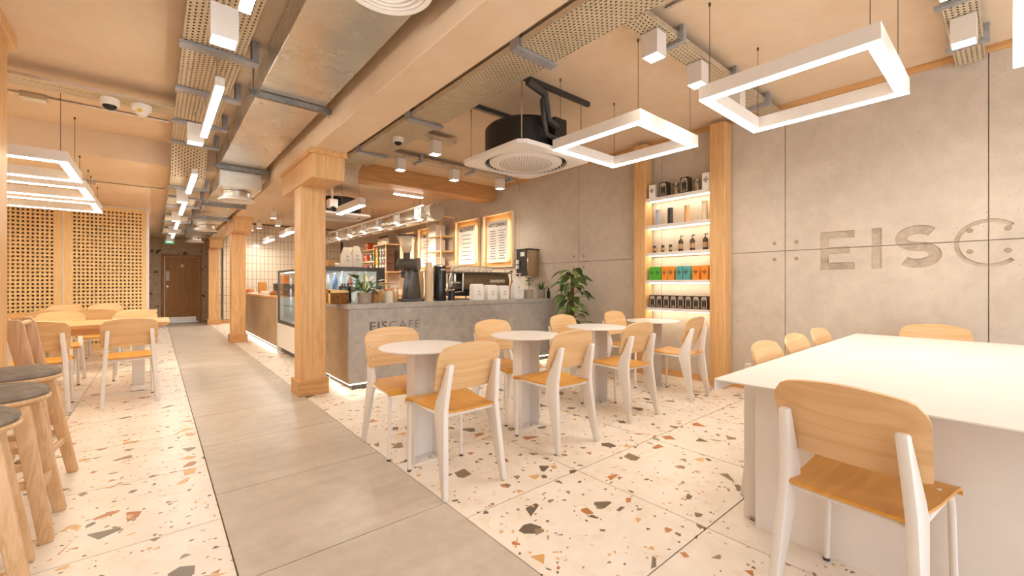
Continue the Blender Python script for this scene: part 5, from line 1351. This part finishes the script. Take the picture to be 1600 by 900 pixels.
# wall-mounted water boiler
t = thing('water_boiler', 'steel and black water boiler on the concrete wall behind the counter', 'boiler', (4.85, 5.35, 1.29))
part('body', MB().box(4.735, WX-0.002, 5.20, 5.49, 1.29, 1.74), plain('mirror_steel', '#cbb79d', 0.12, 0.95), t, bevel=0.012, seg=2)
part('front', MB().box(4.722, 4.734, 5.225, 5.475, 1.30, 1.735), BLACK, t, smooth=0)
part('lid', MB().box(4.72, WX-0.002, 5.19, 5.50, 1.741, 1.757), CHAR, t)
part('badge', MB().box(4.7205, 4.7225, 5.27, 5.37, 1.63, 1.70), WHITE_M, t, smooth=0)
part('tap', MB().box(4.68, 4.72, 5.40, 5.44, 1.50, 1.57).box(4.68, 4.72, 5.40, 5.44, 1.42, 1.48), WHITE_M, t, smooth=0)

# ---- menu boards in lit frames on the wall
WOODB = plain('lit_backing', '#cf9a58', 0.6)
INKM = plain('menu_ink', '#4a443c', 0.7)
def menu(ya, yb, z0, z1, title, label, cols=1, second=None):
    """ya > yb: ya is the end farther from the camera (left as seen)"""
    t = thing('menu_board', label, 'menu board', (4.95, (ya+yb)/2, z0), 0, 'lit menu boards on the wall')
    xw = WX-0.002; e = 0.022; d = 0.06
    part('backing', MB().box(xw-0.008, xw, yb, ya, z0, z1), WOODB, t, smooth=0)
    part('frame', MB().box(xw-d, xw-0.008, yb, yb+e, z0, z1).box(xw-d, xw-0.008, ya-e, ya, z0, z1).box(xw-d, xw-0.008, yb+e, ya-e, z0, z0+e).box(xw-d, xw-0.008, yb+e, ya-e, z1-e, z1), plain('pale_frame', '#efd9b8', 0.5), t, smooth=0)
    m = 0.15*(ya-yb)
    pa, pb, q0, q1 = ya-m, yb+m, z0+0.09, z1-0.13
    xp = xw-0.042
    pn = part('panel', MB().box(xp-0.006, xp, pb, pa, q0, q1), WHITE_M, t, smooth=0)
    part('led_halo', MB().box(xp+0.006, xp+0.020, pb+0.035, pb+0.05, q0+0.04, q1-0.04), LED_S, t, smooth=0)
    part('led_halo', MB().box(xp+0.006, xp+0.020, pa-0.05, pa-0.035, q0+0.04, q1-0.04), LED_S, t, smooth=0)
    part('led_halo', MB().box(xp+0.006, xp+0.020, pb+0.05, pa-0.05, q1-0.055, q1-0.04), LED_S, t, smooth=0)
    xt = xp-0.0075; cy = (pa+pb)/2
    rot = (R(90), 0, R(-90))
    textmesh('title', title, 0.088*(pa-pb)/0.62, INKM, pn, (xt, cy, q1-0.115), rot, 'CENTER', 0.0008, 0.001)
    W = pa-pb
    mb = MB(); rl = random.Random(len(title))
    for c in range(cols):
        yc = cy + (W*0.22 if cols == 2 else 0)*(1 if c == 0 else -1)
        z = q1-0.20
        while z > q0+0.05:
            hw = W*(0.17 if cols == 2 else 0.32)*rl.uniform(0.6, 1.0)
            if not (second and abs(z-(q0+0.33)) < 0.09): mb.box(xt-0.0006, xt+0.0008, yc-hw, yc+hw, z, z+0.011)
            z -= 0.048 if cols == 2 else (0.085 if not second else 0.075)
    o = part('menu_lines', mb, INKM, pn, smooth=0); o['kind'] = 'stuff'
    if second: textmesh('title', second, 0.075, INKM, pn, (xt, cy, q0+0.30), rot, 'CENTER', 0.0008, 0.001)
    return t
menu(6.75, 5.84, 1.48, 2.50, 'HOT DRINKS', 'lit menu board headed HOT DRINKS, nearest the water boiler', 2)
menu(7.77, 6.90, 1.48, 2.505, 'MILKSHAKES', 'lit menu board headed MILKSHAKES, in the middle', 1)
menu(9.46, 8.56, 1.48, 2.51, 'WAFFLES', 'lit menu board with two headings, left of the white box shelves', 1, 'KIDS')
menu(10.45, 9.66, 1.48, 2.49, 'CREPES', 'lit menu board half hidden behind the grinder hopper', 1)

# ---- open shelves with white takeaway boxes
t = thing('box_shelf', 'pale wood open shelf holding white takeaway boxes between the menu boards', 'shelving', (4.8, 8.05, 0.9))
BLD = plain('birch', '#e9c99a', 0.55)
for y_ in (7.84, 8.46):
    for x_ in (4.64, 4.96): part('upright', MB().box(x_, x_+0.02, y_, y_+0.02, 0.90, 2.62), BLD, t, smooth=0)
    part('top_rail', MB().box(4.66, 4.96, y_, y_+0.02, 2.60, 2.62), BLD, t, smooth=0)
for z_ in (1.56, 1.885, 2.21): part('shelf', MB().box(4.64, 4.98, 7.862, 8.458, z_-0.025, z_), BLD, t, smooth=0)
for i, z_ in enumerate((1.561, 1.886, 2.211)):
    bx = thing('takeaway_box', ('lower', 'middle', 'top')+(()) and ('lower', 'middle', 'top')[i]+' white folded takeaway box on the birch shelf', 'box', (4.78, 8.25, z_), 0, 'white takeaway boxes')
    part('box', MB().box(4.66, 4.90, 8.10, 8.42, z_, z_+(0.17, 0.24, 0.24)[i]), WHITE_M, bx, bevel=0.004)
    part('lid', MB().prism([(8.10, z_+(0.17, 0.24, 0.24)[i]), (8.42, z_+(0.17, 0.24, 0.24)[i]), (8.37, z_+(0.20, 0.28, 0.27)[i]), (8.15, z_+(0.20, 0.28, 0.27)[i])], 'x', 4.67, 4.89), WHITE_M, bx, smooth=0)

# ---- retail shelves farther back on the wall
t = thing('retail_shelf', 'pale retail shelf with red, yellow and dark cartons behind the grinder', 'shelving', (4.78, 11.2, 0.9))
for y_ in (10.50, 11.30, 12.32):
    for x_ in (4.565, 4.96): part('upright', MB().box(x_, x_+0.018, y_-0.009, y_+0.009, 0.9, 2.24), BLD, t, smooth=0)
for z_ in (1.50, 2.22):
    part('shelf', MB().box(4.56, 4.98, 10.48, 11.288, z_-0.03, z_), BLD, t, smooth=0)
for z_ in (1.50, 1.80, 2.13):
    part('shelf', MB().box(4.56, 4.98, 11.312, 12.34, z_-0.03, z_), BLD, t, smooth=0)
def simple_carton(x, y, z, w, h, hc, nm, label, group, d=0.22):
    b_ = thing('retail_carton', label, 'box', (x, y, z), 0, group)
    part('carton', MB().box(x-d/2, x+d/2, y-w/2, y+w/2, z, z+h), plain('retail_'+nm, hc, 0.5), b_, bevel=0.003)
    part('printed_mark', MB().box(x-d/2-0.0015, x-d/2, y-w*0.25, y+w*0.3, z+h*0.55, z+h*0.80), CREAM, b_, smooth=0)
    part('printed_label', MB().box(x-d/2-0.0015, x-d/2, y-w*0.3, y-w*0.12, z+h*0.15, z+h*0.35), CREAM, b_, smooth=0)
g = 'retail cartons on the shelf behind the grinder'
nth = ('lowest', 'second', 'third', 'topmost')
for k in range(3):
    for i, (y_, hc, nm) in enumerate(((10.62, '#6b4a3f', 'brown'), (10.78, '#6b4a3f', 'brown'), (10.95, '#5a6b62', 'slate'), (11.19, '#e0a53a', 'yellow'))):
        simple_carton(4.72, y_, 1.501+0.215*k, 0.145, 0.205, hc, nm, f'{("lowest","middle","uppermost")[k]} {nm} carton, {("rightmost","second from right","third from right","leftmost")[i]} column of the right retail shelf', g)
for i, (y_, z_, hc, nm) in enumerate(((11.55, 1.501, '#4f665f', 'dark green'), (11.55, 1.801, '#4f665f', 'dark green'), (11.95, 1.501, '#d8542c', 'red-orange'), (11.95, 1.801, '#d8542c', 'red-orange'), (11.9, 2.131, '#d8602c', 'orange-red'))):
    simple_carton(4.70, y_, z_, 0.24 if i > 1 else 0.16, 0.2, hc, nm.replace(' ', '_').replace('-', '_'), f'{nm} carton on the {("lowest","middle","lowest","middle","top")[i]} left retail shelf', g)
for k in range(6):
    x_, y_ = 4.66, 10.60+0.105*k
    c = (x_, y_, 2.221)
    b_ = thing('squat_bottle', ('first', 'second', 'third', 'fourth', 'fifth', 'sixth')[k]+' white bottle with dark cap from the right on top of the retail shelf', 'bottle', c, 0, 'white bottles on the retail shelf')
    part('body', MB().lathe([(0, 0), (0.042, 0), (0.044, 0.13), (0.018, 0.165), (0.018, 0.18)], 14, c), CREAM, b_)
    part('cap', MB().lathe([(0.021, 0.178), (0.021, 0.215), (0, 0.215)], 10, c), CHAR, b_)
